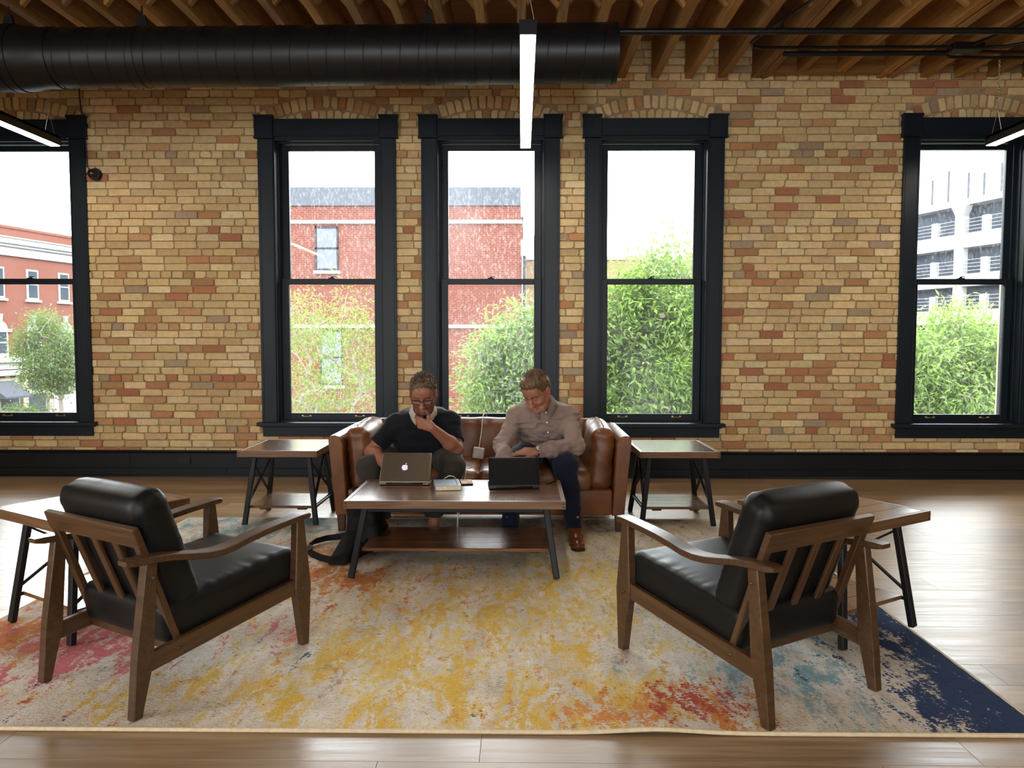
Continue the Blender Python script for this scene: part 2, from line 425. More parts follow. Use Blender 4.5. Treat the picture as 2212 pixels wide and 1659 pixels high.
# ---- ceiling: boards on fir joists with cross bridging
ce = tag(MB().box(ROOM_X0, ROOM_X1, ROOM_Y0, WALL_Y+.3, CEIL_Z, CEIL_Z+.1).build('ceiling', M['subfloor'], None), 'exposed wooden joist ceiling', 'ceiling', kind='structure')
jl = [1.491+.2985*k for k in range(-27, 18)]
jl = [x for x in jl if ROOM_X0 < x < ROOM_X1 and not (2.15 < x < 3.05)]+[2.431, 2.781, 2.16, 3.19]
JH = CEIL_Z-JOIST_Z; rj = random.Random(3)
for x in jl:
    w = .066+rj.uniform(-.006, .006); trimmed = 2.3 < x < 2.9; dz = rj.uniform(-.006, .004)
    y1 = 6.88 if trimmed else WALL_Y+.05
    y0 = ROOM_Y0
    m_ = frame_mtx((x, y0, JOIST_Z+JH/2+dz/2), (x, y1, JOIST_Z+JH/2+dz/2))
    link('joist', MB().box(0, y1-y0, -w/2, w/2, -JH/2+dz/2, JH/2-dz/2, .004).mesh('joist'), M['joist'], ce, m_)
beam('header_beam', M['joist'], ce, (2.06, 6.92, JOIST_Z+JH/2-.002), (3.28, 6.92, JOIST_Z+JH/2-.002), .07, JH)
js = sorted(x for x in jl if -5 < x < 5)
for a, b_ in zip(js, js[1:]):
    if b_-a < .2: continue
    for s_, yb in ((1, 5.57), (-1, 5.63)):
        p0, p1 = (a+.03, yb, JOIST_Z+(.035 if s_ > 0 else JH-.035)), (b_-.03, yb, JOIST_Z+(JH-.035 if s_ > 0 else .035))
        beam('cross_brace', M['joist'], ce, p0, p1, .045, .03)

# ---- the other three walls (behind and beside the camera) with openings placed to set the fill light
def plain_wall(name, x0, x1, y0, y1, holes, along, label):
    w = MB(); e = [x0 if along == 'x' else y0]
    for h in holes: e += [h-.6, h+.6]
    e.append(x1 if along == 'x' else y1)
    def bx(a, b, z0, z1):
        if along == 'x': w.box(a, b, y0, y1, z0, z1)
        else: w.box(x0, x1, a, b, z0, z1)
    for i in range(0, len(e), 2): bx(e[i], e[i+1], -.1, 4.2)
    for h in holes: bx(h-.6, h+.6, -.1, .6); bx(h-.6, h+.6, 3.1, 4.2)
    return tag(w.build(name, M['white_paint']), label, 'wall', kind='structure')
plain_wall('wall_front', ROOM_X0, ROOM_X1, ROOM_Y0-.3, ROOM_Y0, BACK_FILL_WINDOWS, 'x', 'tan wall behind the viewer with two openings added for fill light')
plain_wall('wall_left', ROOM_X0-.3, ROOM_X0, ROOM_Y0-.3, WALL_Y+.33, LEFT_FILL_WINDOWS, 'y', 'tan side wall left of the room with two openings added for fill light')
plain_wall('wall_right', ROOM_X1, ROOM_X1+.3, ROOM_Y0-.3, WALL_Y+.33, [], 'y', 'plain tan side wall right of the room')

# ---- double-hung windows
mg, nt, b = new_mat('dusty_window_glass')
out = nt.nodes['Material Output']; nt.nodes.remove(b)
tr = nd(nt, 'ShaderNodeBsdfTransparent'); tr.inputs[0].default_value = (.97, .985, .98, 1)
gl = nd(nt, 'ShaderNodeBsdfGlossy'); gl.inputs['Roughness'].default_value = .02
df = nd(nt, 'ShaderNodeBsdfTranslucent'); df.inputs[0].default_value = (.9, .93, .95, 1)
fr = nd(nt, 'ShaderNodeFresnel', i={'IOR': 1.45}); m1 = nd(nt, 'ShaderNodeMixShader'); m2 = nd(nt, 'ShaderNodeMixShader')
geo = nt.nodes.new('ShaderNodeNewGeometry'); mp = nt.nodes.new('ShaderNodeMapping'); mp.inputs['Scale'].default_value = (60, 60, 26); lk(nt, geo.outputs['Position'], mp.inputs[0])
spots = ramp(nt, noise(nt, mp.outputs[0], 1.0, 3, .6), [(.5, (.0, .0, .0)), (.72, (.55, .55, .55))])
g2 = nt.nodes.new('ShaderNodeNewGeometry'); cloud = ramp(nt, noise(nt, g2.outputs['Position'], 1.3, 3, .5), [(.42, (.03, .03, .03)), (.7, (.2, .2, .2))])
oi = nt.nodes.new('ShaderNodeObjectInfo'); sepc = nt.nodes.new('ShaderNodeSeparateColor'); lk(nt, oi.outputs['Color'], sepc.inputs[0])
dirt = math_n(nt, 'ADD', math_n(nt, 'MULTIPLY', spots, sepc.outputs[0]), math_n(nt, 'MULTIPLY', cloud, sepc.outputs[1]), True)
lk(nt, dirt, m1.inputs[0]); lk(nt, tr.outputs[0], m1.inputs[1]); lk(nt, df.outputs[0], m1.inputs[2])
lk(nt, fr.outputs[0], m2.inputs[0]); lk(nt, m1.outputs[0], m2.inputs[1]); lk(nt, gl.outputs[0], m2.inputs[2]); lk(nt, m2.outputs[0], out.inputs[0])
M['glass'] = mg
W = empty('window_2'); Y0 = WALL_Y
def wpart(name, mb, mat='navy', par=None, smooth=False): return mb.build(name, M[mat], par or W, smooth)
for s_ in (-1, 1):
    f = MB(); f.box(*sorted((s_*.485, s_*.625)), Y0-.03, Y0+.012, .51, 3.075, .002)
    f.box(*sorted((s_*.485, s_*.497)), Y0-.036, Y0-.028, .51, 3.075, .002); f.box(*sorted((s_*.60, s_*.608)), Y0-.0335, Y0-.029, .51, 3.075, .001)
    wpart('casing', f)
    f = MB(); a, b_ = sorted((s_*.48, s_*.645)); f.box(a, b_, Y0-.055, Y0+.012, 3.075, 3.281, .003)
    for (p, q, r_, t) in ((a, b_, 3.075, 3.087), (a, b_, 3.262, 3.281)): f.box(p-.006, q+.006, Y0-.062, Y0, r_, t, .002)
    f.box(a+.016, b_-.016, Y0-.058, Y0-.05, 3.1, 3.25, .002); wpart('corner_block', f)
    # jamb, stepped stops, sash track
    f = MB(); f.box(*sorted((s_*.487, s_*.475)), Y0-.02, Y0+.27, .5, 3.09); f.box(*sorted((s_*.478, s_*.466)), Y0+.055, Y0+.098, .5, 3.09, .002)
    f.box(*sorted((s_*.478, s_*.459)), Y0+.142, Y0+.152, .5, 3.09, .001); f.box(*sorted((s_*.478, s_*.462)), Y0+.2, Y0+.27, .5, 3.09, .002)
    wpart('jamb', f)
f = MB(); f.box(-.48, .48, Y0-.035, Y0+.012, 3.095, 3.25, .002); f.box(-.48, .48, Y0-.045, Y0-.03, 3.095, 3.107, .002); wpart('head_casing', f)
f = MB(); f.box(-.478, .478, Y0-.02, Y0+.27, 3.077, 3.1, .001); f.box(-.478, .478, Y0-.01, Y0+.03, 3.062, 3.08, .002); f.box(-.478, .478, Y0+.055, Y0+.098, 3.052, 3.08, .002); wpart('head_jamb', f)
f = MB(); f.box(-.66, .66, Y0-.085, Y0+.012, .476, .51, .004, 2); f.box(-.478, .478, Y0, Y0+.1, .476, .508); f.box(-.478, .478, Y0+.05, Y0+.27, .49, .522, .002); wpart('stool', f)
f = MB(); f.box(-.62, .62, Y0-.028, Y0+.012, .377, .478, .002); f.box(-.64, .64, Y0-.04, Y0, .462, .478, .003); wpart('apron', f)
def sash(name, yc, z0, z1, rb, rt_, st):
    f = MB(); d = .019; hw = .462
    f.box(-hw, -hw+st, yc-d, yc+d, z0, z1, .002); f.box(hw-st, hw, yc-d, yc+d, z0, z1, .002)
    f.box(-hw+st-.001, hw-st+.001, yc-d+.0005, yc+d-.0005, z0, z0+rb, .002); f.box(-hw+st-.001, hw-st+.001, yc-d+.0005, yc+d-.0005, z1-rt_, z1, .002)
    sa = wpart(name, f)
    p = MB(); p.box(-hw+st-.004, hw-st+.004, yc-.002, yc+.002, z0+rb-.004, z1-rt_+.004); wpart('pane', p, 'glass', sa); return sa
lo = sash('lower_sash', Y0+.12, .51, 1.832, .072, .052, .064)
hi = sash('upper_sash', Y0+.175, 1.784, 3.062, .045, .05, .064)
for x in (-.25, .25):
    f = MB(); f.tube([(x-.036, Y0+.1, .556), (x-.036, Y0+.078, .554), (x-.03, Y0+.072, .553), (x+.03, Y0+.072, .553), (x+.036, Y0+.078, .554), (x+.036, Y0+.1, .556)], .0042, 8)
    for q in (-.036, .036): f.box(x+q-.01, x+q+.01, Y0+.096, Y0+.102, .546, .566, .002)
    wpart('sash_lift', f, 'brass', lo)
f = MB(); f.box(-.03, .03, Y0+.1, Y0+.14, 1.832, 1.840, .002); f.cyl((0, Y0+.12, 1.838), (0, Y0+.12, 1.852), .014, .01); f.box(-.004, .036, Y0+.112, Y0+.126, 1.848, 1.855, .002); wpart('sash_lock', f, 'black_metal', lo)
LAB = {1: 'tall window cut by the left edge showing a red brick street corner building', 2: 'tall window left of the seated men with lacy branches outside', 3: 'tall middle window directly behind the two seated men',
       4: 'tall window right of the seated men filled with willow leaves', 5: 'tall window at the right edge showing the white parking garage'}
def tag_glass(root, a, b_):
    for ch in root.children_recursive:
        if ch.name.startswith('pane'): ch.color = (a, b_, 0, 1)
WO = {2: W}
for k in (1, 3, 4, 5): WO[k] = copy_tree(W); WO[k].name = 'window_%d' % k
DIRT = {1: (.012, .04), 2: (.10, .09), 3: (.11, .11), 4: (.012, .09), 5: (.07, .06)}
for k, o in WO.items():
    o.location = (WINS[k], 0, 0); tag(o, LAB[k], 'window', kind='structure'); tag_glass(o, *DIRT[k])

for ch_ in WO[4].children:
    if ch_.name.startswith('lower_sash'): MB().box(.09, .135, Y0+.1165, Y0+.1178, 1.475, 1.51).build('white_square', simple('matte_white', (.75, .75, .74), .8), ch_)  # small flat white rectangle on the lower pane

# ---- spiral duct with an offset bend, on hangers
DZ, DY, DR = 3.268, 5.5, .198
def duct_path(x):
    # y of the axis along x
    return DY
def duct_r(x):
    t = min(1, max(0, (-3.32-x)/.16)); return DR+.022*t
P = []; RR = []; NX = 260
xsd = np.linspace(.66, -6.5, NX)
duct = empty('air_duct', (.66, DY, DZ)); tag(duct, 'large black spiral duct hanging under the joists', 'duct')
f = MB(); f.tube([(x-.66, duct_path(x)-DY, -.006*(.66-x)) for x in xsd], [duct_r(x) for x in xsd], 48); f.build('duct_body', M['black_metal'], duct, 'auto')
f = MB()                                               # spiral seam, standing proud
seam = []; pitch = .125; nt_ = int(7.1/pitch)
for i in range(nt_*20):
    ph = i/20*2*math.pi; x = .62-pitch*i/20
    if -3.55 < x < -3.25: continue
    yc = duct_path(x)-DY; r_ = duct_r(x)+.0015; seam.append((x-.66, yc+math.cos(ph)*r_, math.sin(ph)*r_-.006*(.66-x)))
seg1 = [p for p in seam if p[0]+.66 >= -3.25]; seg2 = [p for p in seam if p[0]+.66 <= -3.55]
f.tube(seg1, .0035, 5); f.tube(seg2, .0035, 5); f.build('seam', M['black_metal'], duct, True)
f = MB()
for x in (-3.28, -3.54, -.35):
    f = MB(); f.tube([(x-.66+dx, duct_path(x)-DY, -.006*(.66-x)) for dx in (-.03, .03)], duct_r(x)+.006, 48); f.build('joint_band', M['black_metal'], duct, 'auto')
f = MB(); f.tube([(-.03, 0, 0), (0, 0, 0)], DR+.007, 48); f.build('end_cap', M['black_metal'], duct, 'auto')
for x in (-2.66, -.66, -3.6):
    f = MB(); yy = duct_path(x)-DY; zo = -.006*(.66-x); f.tube([(x-.66+dx, yy, zo) for dx in (-.016, .016)], duct_r(x)+.005, 48)
    f.cyl((x-.66, yy, duct_r(x)+zo), (x-.66, yy, JOIST_Z-DZ+.12), .006, n=8); f.hexa([(x-.70, yy-.012, DR), (x-.62, yy-.012, DR), (x-.62, yy+.012, DR), (x-.70, yy+.012, DR), (x-.685, yy-.012, DR+.07), (x-.635, yy-.012, DR+.07), (x-.635, yy+.012, DR+.07), (x-.685, yy+.012, DR+.07)])
    f.build('hanger', M['black_metal'], duct, 'auto')
# ---- pipes and conduit under the joists, right
pp = empty('sprinkler_pipe', (.6, 5.72, 3.5)); tag(pp, 'long thick black pipe running right from the duct end', 'pipe')
f = MB(); f.cyl((0, 0, 0), (5.9, 0, -.01), .0235, n=16); f.build('pipe_run', M['black_metal'], pp, 'auto')
for x in (1.28, 4.2):
    f = MB(); f.cyl((x, 0, .02), (x, 0, .2), .005, n=8); f.tube([(x-.012, 0, 0), (x+.012, 0, 0)], .03, 16); f.cyl((x, 0, .022), (x, 0, .06), .014, .008, 8); f.build('pipe_hanger', M['black_metal'], pp, 'auto')
cz = 3.562
cb = tag(MB().tube([(2.02, 4.2, cz), (1.95, 5.4, cz), (1.79, 5.98, cz), (1.77, 6.1, cz), (1.80, 6.18, cz), (1.89, 6.21, cz), (3.4, 6.2, cz)], .0125, 10).build('bent_conduit', M['black_metal'], None, 'auto'), 'thin black conduit with a rounded bend crossing the joists', 'conduit')
tag(MB().cyl((2.09, 6.31, cz-.012), (3.36, 6.3, cz-.012), .02, n=12).build('straight_conduit', M['black_metal'], None, 'auto'), 'short straight black conduit running parallel beside the bent one', 'conduit')
jb = empty('junction_box', (3.48, 6.22, cz)); tag(jb, 'black junction box where several conduits meet under the joists', 'junction box')
f = MB(); f.box(-.12, .12, -.06, .06, -.03, .025, .006); f.build('box_body', M['black_metal'], jb)
for pts in ([(.02, -.04, 0), (.2, -.6, 0), (.42, -2.0, 0)], [(.1, 0, 0), (.3, -.02, 0), (.42, -.1, 0), (.6, -.5, 0), (.75, -1.6, 0)], [(-.03, .04, 0), (-.1, .12, 0), (-.02, .2, 0), (.2, .22, 0), (2.7, .22, 0)], [(.1, .08, .0), (.4, .1, 0), (2.7, .1, 0)]):
    f = MB(); f.tube(pts, .0125, 10); f.build('conduit_arm', M['black_metal'], jb, 'auto')

# ---- linear pendant lamps
mgw, nt, b = new_mat('lamp_diffuser'); b.inputs['Base Color'].default_value = (.9, .88, .84, 1); b.inputs['Emission Color'].default_value = (1, .91, .78, 1); b.inputs['Emission Strength'].default_value = 26
M['glow'] = mgw; M['chain'] = simple('steel_chain', (.6, .55, .48), .35, 1.0)
def pendant(name, x, y0, y1, segs, label):
    L = empty(name, (x, y0, 2.886)); tag(L, label, 'lamp', 'linear pendant lamps'); n = y1-y0
    f = MB(); w = .046
    f.box(-w, -w+.004, 0, n, 0, .075); f.box(w-.004, w, 0, n, 0, .075); f.box(-w, w, 0, n, .055, .075); f.box(-w-.001, w+.001, -.004, .004, -.001, .077); f.box(-w-.001, w+.001, n-.004, n+.004, -.001, .077)
    f.build('housing', M['black_metal'], L)
    for i in range(segs):
        a, b_ = n*i/segs+.006, n*(i+1)/segs-.004; f = MB(); f.box(-w+.005, w-.005, a, b_, -.004, .02, .003); f.build('diffuser', M['glow'], L)
    for yy in (.08, n-.08):
        f = MB(); f.cyl((-w, yy, .05), (0, yy, .27), .0018, n=6); f.cyl((w, yy, .05), (0, yy, .27), .0018, n=6); f.build('hanging_wire', M['chain'], L)
        f = MB(); z = .27
        while z < .72:
            k = int(z*100) % 2; ring = [(math.cos(t)*(.007 if k else 0), yy+math.sin(t)*0+(0 if k else math.cos(t)*.007), z+.013+math.sin(t)*.015) for t in np.linspace(0, 2*math.pi, 9)]
            f.tube(ring, .0022, 5, False); z += .0225
        f.build('chain', M['chain'], L, True)
    return L
pendant('pendant_lamp', .033, 4.17, 6.6, 2, 'long pendant lamp hanging end-on above the seated men')
pendant('pendant_lamp', -3.9, 4.1, 6.5, 2, 'glowing pendant lamp at the left edge in front of the window')
pendant('pendant_lamp', 3.9, 4.15, 6.55, 2, 'glowing pendant lamp at the right edge before the window')
for x, lb in ((-3.9, 'left'), (.033, 'middle'), (3.9, 'right')): pendant('pendant_lamp', x, -.6, 1.83, 2, 'pendant lamp of the %s row, behind the viewer' % lb)
# ---- small things on the wall
dc = empty('security_camera', (-3.862, 7.03, 2.76)); tag(dc, 'small round black dome camera on brick beside the left window', 'camera')
m_ = Matrix.Rotation(RAD(90), 4, 'X'); f = MB(); f.lathe([(.056, -.02), (.058, .01), (.05, .028)], 24, m_); f.build('mount', M['black_metal'], dc, 'auto')
f = MB(); f.lathe([(.044, .026), (.042, .045), (.034, .062), (.02, .073), (.004, .077)], 20, Matrix.Translation((-.008, 0, .002)) @ m_); f.build('dome', simple('dark_dome', (.02, .014, .014), .08), dc, True)
f = MB(); f.tube([(-3.985, 7.025, 3.6), (-3.98, 7.02, 3.45), (-3.972, 7.022, 3.33), (-3.958, 7.03, 3.25), (-3.945, 7.03, 3.1), (-3.935, 7.03, 2.83), (-3.89, 7.03, 2.77)], .006, 6)
tag(f.build('wall_cable', simple('navy_cable', (.02, .025, .07), .5), None, True), 'thin dark blue cable running down the brick beside the left window', 'cable')
# ================================================================== RUG
RX0, RX1, RY0, RY1, RZ = -2.352, 1.706, 2.425, 5.359, .012
mr, nt, b = new_mat('abstract_rug_pile')
tc = nt.nodes.new('ShaderNodeTexCoord'); O = tc.outputs['Object']
def mapv(scale, loc=(0, 0, 0)):
    m = nt.nodes.new('ShaderNodeMapping'); m.inputs['Scale'].default_value = scale; m.inputs['Location'].default_value = loc; lk(nt, O, m.inputs[0]); return m.outputs[0]
# streaky, slightly warped noises: the weave streaks run away from the viewer, fine dashes run across
def N(scale, loc, s=1., det=7, ro=.72, di=.6): return noise(nt, mapv(scale, loc), s, det, ro, di)
streak = [N((8.5, 2.8, 1), (k*3.7, k*1.9, 0)) for k in range(7)]
dash = noise(nt, mapv((30, 110, 1)), 1, 3, .6); dash2 = noise(nt, mapv((60, 160, 1), (4, 7, 0)), 1, 2, .6)
def blob(x, y, a, bb, amp=1.):
    d = nd(nt, 'ShaderNodeVectorMath', operation='SUBTRACT'); lk(nt, O, d.inputs[0]); d.inputs[1].default_value = (x, y, 0)
    m = nd(nt, 'ShaderNodeVectorMath', operation='MULTIPLY'); lk(nt, d.outputs[0], m.inputs[0]); m.inputs[1].default_value = (1/a, 1/bb, 0)
    q = nd(nt, 'ShaderNodeVectorMath', operation='DOT_PRODUCT'); lk(nt, m.outputs[0], q.inputs[0]); lk(nt, m.outputs[0], q.inputs[1])
    return math_n(nt, 'MULTIPLY', math_n(nt, 'POWER', 2.718, math_n(nt, 'MULTIPLY', q.outputs['Value'], -1.0)), amp)
def add(*a):
    r_ = a[0]
    for x in a[1:]: r_ = math_n(nt, 'ADD', r_, x)
    return r_
mid_ = noise(nt, mapv((26, 16, 1), (9, 2, 0)), 1, 5, .7)
fine_ = noise(nt, mapv((70, 95, 1), (1, 5, 0)), 1, 3, .75)
dz = add(math_n(nt, 'MULTIPLY', math_n(nt, 'SUBTRACT', dash, .5), .8), math_n(nt, 'MULTIPLY', math_n(nt, 'SUBTRACT', mid_, .5), 2.0), math_n(nt, 'MULTIPLY', math_n(nt, 'SUBTRACT', fine_, .5), 2.0))
def layer(c, col, zone, st, thr, soft=.035, amt=1.):
    soft = .08+soft*1.5; thr = thr-.06
    f = add(math_n(nt, 'MULTIPLY', zone, .85), math_n(nt, 'MULTIPLY', math_n(nt, 'SUBTRACT', st, .5), 3.6), dz)
    f = math_n(nt, 'MULTIPLY', math_n(nt, 'DIVIDE', math_n(nt, 'SUBTRACT', f, thr), soft, True), amt, True)
    return mixc(nt, f, c, col)
def const(v_): 
    n = nt.nodes.new('ShaderNodeValue'); n.outputs[0].default_value = v_; return n.outputs[0]
base_c = ramp(nt, add(math_n(nt, 'MULTIPLY', streak[0], .7), math_n(nt, 'MULTIPLY', dash, .3)), [(.35, (.50, .42, .32)), (.5, (.68, .61, .51)), (.66, (.80, .76, .68))])
c = base_c
sq = noise(nt, mapv((34, 85, 1), (6, 3, 0)), 1, 5, .75, 1.5); big = noise(nt, mapv((3.2, 2.0, 1), (2, 8, 0)), 1, 3)
c = mixc(nt, math_n(nt, 'MULTIPLY', math_n(nt, 'SUBTRACT', math_n(nt, 'ADD', sq, math_n(nt, 'MULTIPLY', big, .5)), .80), 7., True), c, (.22, .165, .115))
c = layer(c, (.30, .24, .17), add(blob(-1.2, .1, 1.3, .3, .5), blob(2.2, .5, .9, .6, .3), blob(.5, .4, 1.2, .6, .2), blob(3.0, 2.8, .6, .4, .9)), streak[1], .62, .10, .85)     # taupe
c = layer(c, (.66, .42, .07), add(blob(1.95, 1.0, .75, .9, .55), blob(2.75, 1.3, .5, .9, .5), blob(1.4, .35, .9, .4, .36), blob(2.6, .12, .8, .25, .5)), streak[2], .55, .06)   # yellow
c = layer(c, (.70, .53, .16), add(blob(1.9, .7, .9, 1.0, .4), blob(2.8, 1.9, .6, .9, .55), blob(2.9, .3, .3, .3, .5)), streak[3], .54, .06)
c = layer(c, (.17, .33, .37), add(blob(.7, 2.75, .7, .3, .95), blob(.4, 2.4, .5, .4, .55), blob(3.5, .9, .45, .8, .75), blob(2.7, 2.2, .5, .6, .35), blob(3.2, .2, .5, .5, .35)), streak[4], .62, .10, .9)  # teal
c = layer(c, (.52, .60, .58), add(blob(.6, 2.8, .8, .35, .6), blob(3.55, .7, .4, .8, .5)), streak[5], .62, .08, .85)
c = layer(c, (.6, .24, .06), add(blob(1.05, 1.75, .45, .6, .85), blob(.25, .85, .45, .5, .75), blob(1.9, 1.3, .3, .5, .3), blob(2.5, .15, .5, .25, .35), blob(3.0, .2, .3, .2, .7), blob(.05, .5, .3, .6, .5), blob(1.5, 1.6, .3, .3, .5)), streak[6], .60, .06)   # orange
c = layer(c, (.45, .075, .055), add(blob(1.0, 1.7, .4, .5, .55), blob(3.02, .2, .28, .22, .95), blob(.2, 1.0, .4, .4, .45), blob(1.35, 1.3, .3, .4, .4)), streak[3], .72, .06)    # red
c = layer(c, (.56, .15, .17), add(blob(.25, .75, .55, .55, .85), blob(.9, .85, .5, .3, .55), blob(.6, .3, .5, .4, .4), blob(1.4, .9, .3, .5, .2)), streak[1], .76, .06)    # pink
c = layer(c, (.025, .045, .105), add(blob(4.15, 1.0, .45, 1.2, 1.35), blob(3.95, 1.9, .4, .8, .9), blob(4.1, .0, .45, .6, 1.2)), streak[0], .8, .05)   # navy
c = layer(c, (.10, .035, .10), blob(.5, .45, .4, .3, .35), streak[5], .86, .04)
spk = ramp(nt, add(math_n(nt, 'MULTIPLY', fine_, .6), math_n(nt, 'MULTIPLY', sq, .4)), [(.34, (.5, .47, .43)), (.46, (.92, .91, .9)), (.6, (1, 1, 1))])
c = mixc(nt, 1.0, c, spk, 'MULTIPLY')
lk(nt, c, b.inputs['Base Color']); b.inputs['Roughness'].default_value = .95; b.inputs['Specular IOR Level'].default_value = .15; 
bump(nt, b, add(fine_, mid_, math_n(nt, 'MULTIPLY', dash, .5)), .6, .007); M['rug'] = mr
rug = empty('area_rug', (RX0, RY0, 0)); tag(rug, 'large abstract rug in yellow, pink, teal and navy under the seating', 'rug')
nx, ny = 210, 150; gx, gy = np.meshgrid(np.linspace(0, RX1-RX0, nx), np.linspace(0, RY1-RY0, ny)); gz = np.full(gx.shape, RZ)
PN = np.stack([gx.ravel(), gy.ravel(), 0*gx.ravel()], 1); gz = gz+(vnoise(PN, 28)*.0012+vnoise(PN, 3, 2)*.0008).reshape(gx.shape)
lift = .012*np.exp(-((gx-2.8)/.16)**2-(gy/.12)**2); gz = gz+lift
idx = np.arange(nx*ny).reshape(ny, nx); Q = np.stack([idx[:-1, :-1], idx[:-1, 1:], idx[1:, 1:], idx[1:, :-1]], -1).reshape(-1, 4)
link('pile', mesh_np('pile', np.stack([gx.ravel(), gy.ravel(), gz.ravel()], 1), Q), M['rug'], rug)
M['binding'] = simple('rug_binding', (.62, .5, .32), .8, bmp=.2, scale=60)
f = MB(); Lx, Ly = RX1-RX0, RY1-RY0
def bz(x, y): return .0075+.012*math.exp(-((x-2.8)/.16)**2-(y/.12)**2)
ed = [(x, 0, bz(x, 0)) for x in np.linspace(0, Lx, 90)]+[(Lx, y, .0075) for y in np.linspace(.05, Ly, 20)]+[(x, Ly, .0075) for x in np.linspace(Lx-.05, 0, 20)]+[(0, y, .0075) for y in np.linspace(Ly-.05, 0, 20)]
f.tube(ed, .0075, 8); f.build('binding', M['binding'], rug, True)

# ================================================================== TABLES
M['acacia'] = wood('dark_acacia', (.07, .028, .012), (.22, .10, .042), .22, 10, .05, .25, coat=.8)
M['acacia_edge'] = wood('acacia_edge', (.085, .036, .013), (.2, .10, .04), .42, 9, .05, .15)
M['peg'] = simple('dark_peg', (.02, .01, .006), .5)
M['leg_black'] = simple('black_steel_leg', (.007, .007, .0075), .5, 0, spec=.3)
def make_table(name, W_, D_, H_, topx, topy, footx, footy, sw, sd, sz, nb, xbrace):
    t = empty(name); th = .042
    bw = (D_-.05)/nb
    for k in range(nb):
        y0 = -D_/2+.025+k*bw
        link('top_board', MB().box(0, W_-.05, 0, bw-.0012, -th+.006, 0, .0012).mesh('top_board'), M['acacia'], t, Matrix.Translation((-W_/2+.025, y0, H_)))
    for s_ in (-1, 1):
        link('edge_board', MB().box(0, W_, -.0125, .0125, -th, .0005, .002).mesh('edge_board'), M['acacia_edge'], t, Matrix.Translation((-W_/2, s_*(D_/2-.0125), H_)))
        link('edge_board', MB().box(0, D_-.05, -.0125, .0125, -th, .0005, .002).mesh('edge_board'), M['acacia_edge'], t, Matrix.Translation((s_*(W_/2-.0125), -D_/2+.025, H_)) @ Matrix.Rotation(RAD(90), 4, 'Z'))
    for sx in (-1, 1):
        for sy in (-1, 1):
            f = MB()
            for zz in (H_-.012, H_-.03): f.box(sx*(W_/2-.012)-.006, sx*(W_/2-.012)+.006, sy*D_/2-.001 if sy > 0 else -D_/2-.001, sy*D_/2+.001 if sy > 0 else -D_/2+.001, zz-.0032, zz+.0032)
            f.build('joint_pin', M['peg'], t)
            beam('leg', M['leg_black'], t, (sx*footx, sy*footy, .002), (sx*topx, sy*topy, H_-th), .034, .028, (0, 1, 0), bev=.004)
    def legp(sx, sy, z):
        k = z/(H_-th); return (sx*(footx+(topx-footx)*k), sy*(footy+(topy-footy)*k), z)
    for s_ in (-1, 1):
        beam('top_rail', M['leg_black'], t, (-topx-.02, s_*topy, H_-th-.014), (topx+.02, s_*topy, H_-th-.014), .025, .026)
        if xbrace:
            a, b_ = legp(s_, -1, sz+.02), legp(s_, 1, H_-th-.05); beam('side_brace', M['leg_black'], t, a, b_, .009, .02, (1, 0, 0))
            a, b_ = legp(s_, 1, sz+.02), legp(s_, -1, H_-th-.05); beam('side_brace', M['leg_black'], t, (a[0]+.0095*s_, a[1], a[2]), (b_[0]+.0095*s_, b_[1], b_[2]), .009, .02, (1, 0, 0))
        beam('shelf_rail', M['leg_black'], t, legp(s_, -1, sz-.012), legp(s_, 1, sz-.012), .012, .016)
    nb2 = max(3, int(sd/.1)); bw = sd/nb2
    for k in range(nb2):
        link('shelf_board', MB().box(0, sw, 0, bw-.0012, -.018, 0, .0015).mesh('shelf_board'), M['acacia'], t, Matrix.Translation((-sw/2, -sd/2+k*bw, sz)))
    for s_ in (-1, 1):
        x = s_*(sw/2-.09); link('shelf_cleat', MB().prism([(-sd/2+.01, 0), (sd/2-.01, 0), (sd/2-.03, -.016), (-sd/2+.03, -.016)], 0, x-.03, x+.03).mesh('shelf_cleat'), M['acacia_edge'], t, Matrix.Translation((0, 0, sz-.0185)))
    return t
ct = make_table('coffee_table', 1.19, .63, .40, .49, .26, .545, .375, 1.03, .47, .125, 7, False)
ct.location = (-.355, 4.375, .012); tag(ct, 'long low wooden coffee table with black splayed legs before the sofa', 'table')
st = make_table('side_table', .54, .60, .525, .185, .19, .245, .25, .44, .42, .135, 6, True)
GS = 'matching wooden side tables'
def feet(o, x, y, rz, z): o.location = (x, y, z); o.rotation_euler = (0, 0, rz)
feet(st, -1.64, 5.41, 0, .0); tag(st, 'wooden side table at the left end of the leather sofa', 'table', GS)
t2 = copy_tree(st); feet(t2, 1.06, 5.42, RAD(1), .0); tag(t2, 'wooden side table at the right end of the leather sofa', 'table', GS)
t3 = copy_tree(st); feet(t3, -1.935, 3.43, RAD(-31.5), .012); tag(t3, 'wooden side table behind the left black armchair', 'table', GS)
t4 = copy_tree(st); feet(t4, 1.39, 3.43, RAD(32), .012); tag(t4, 'wooden side table behind the right black armchair', 'table', GS)

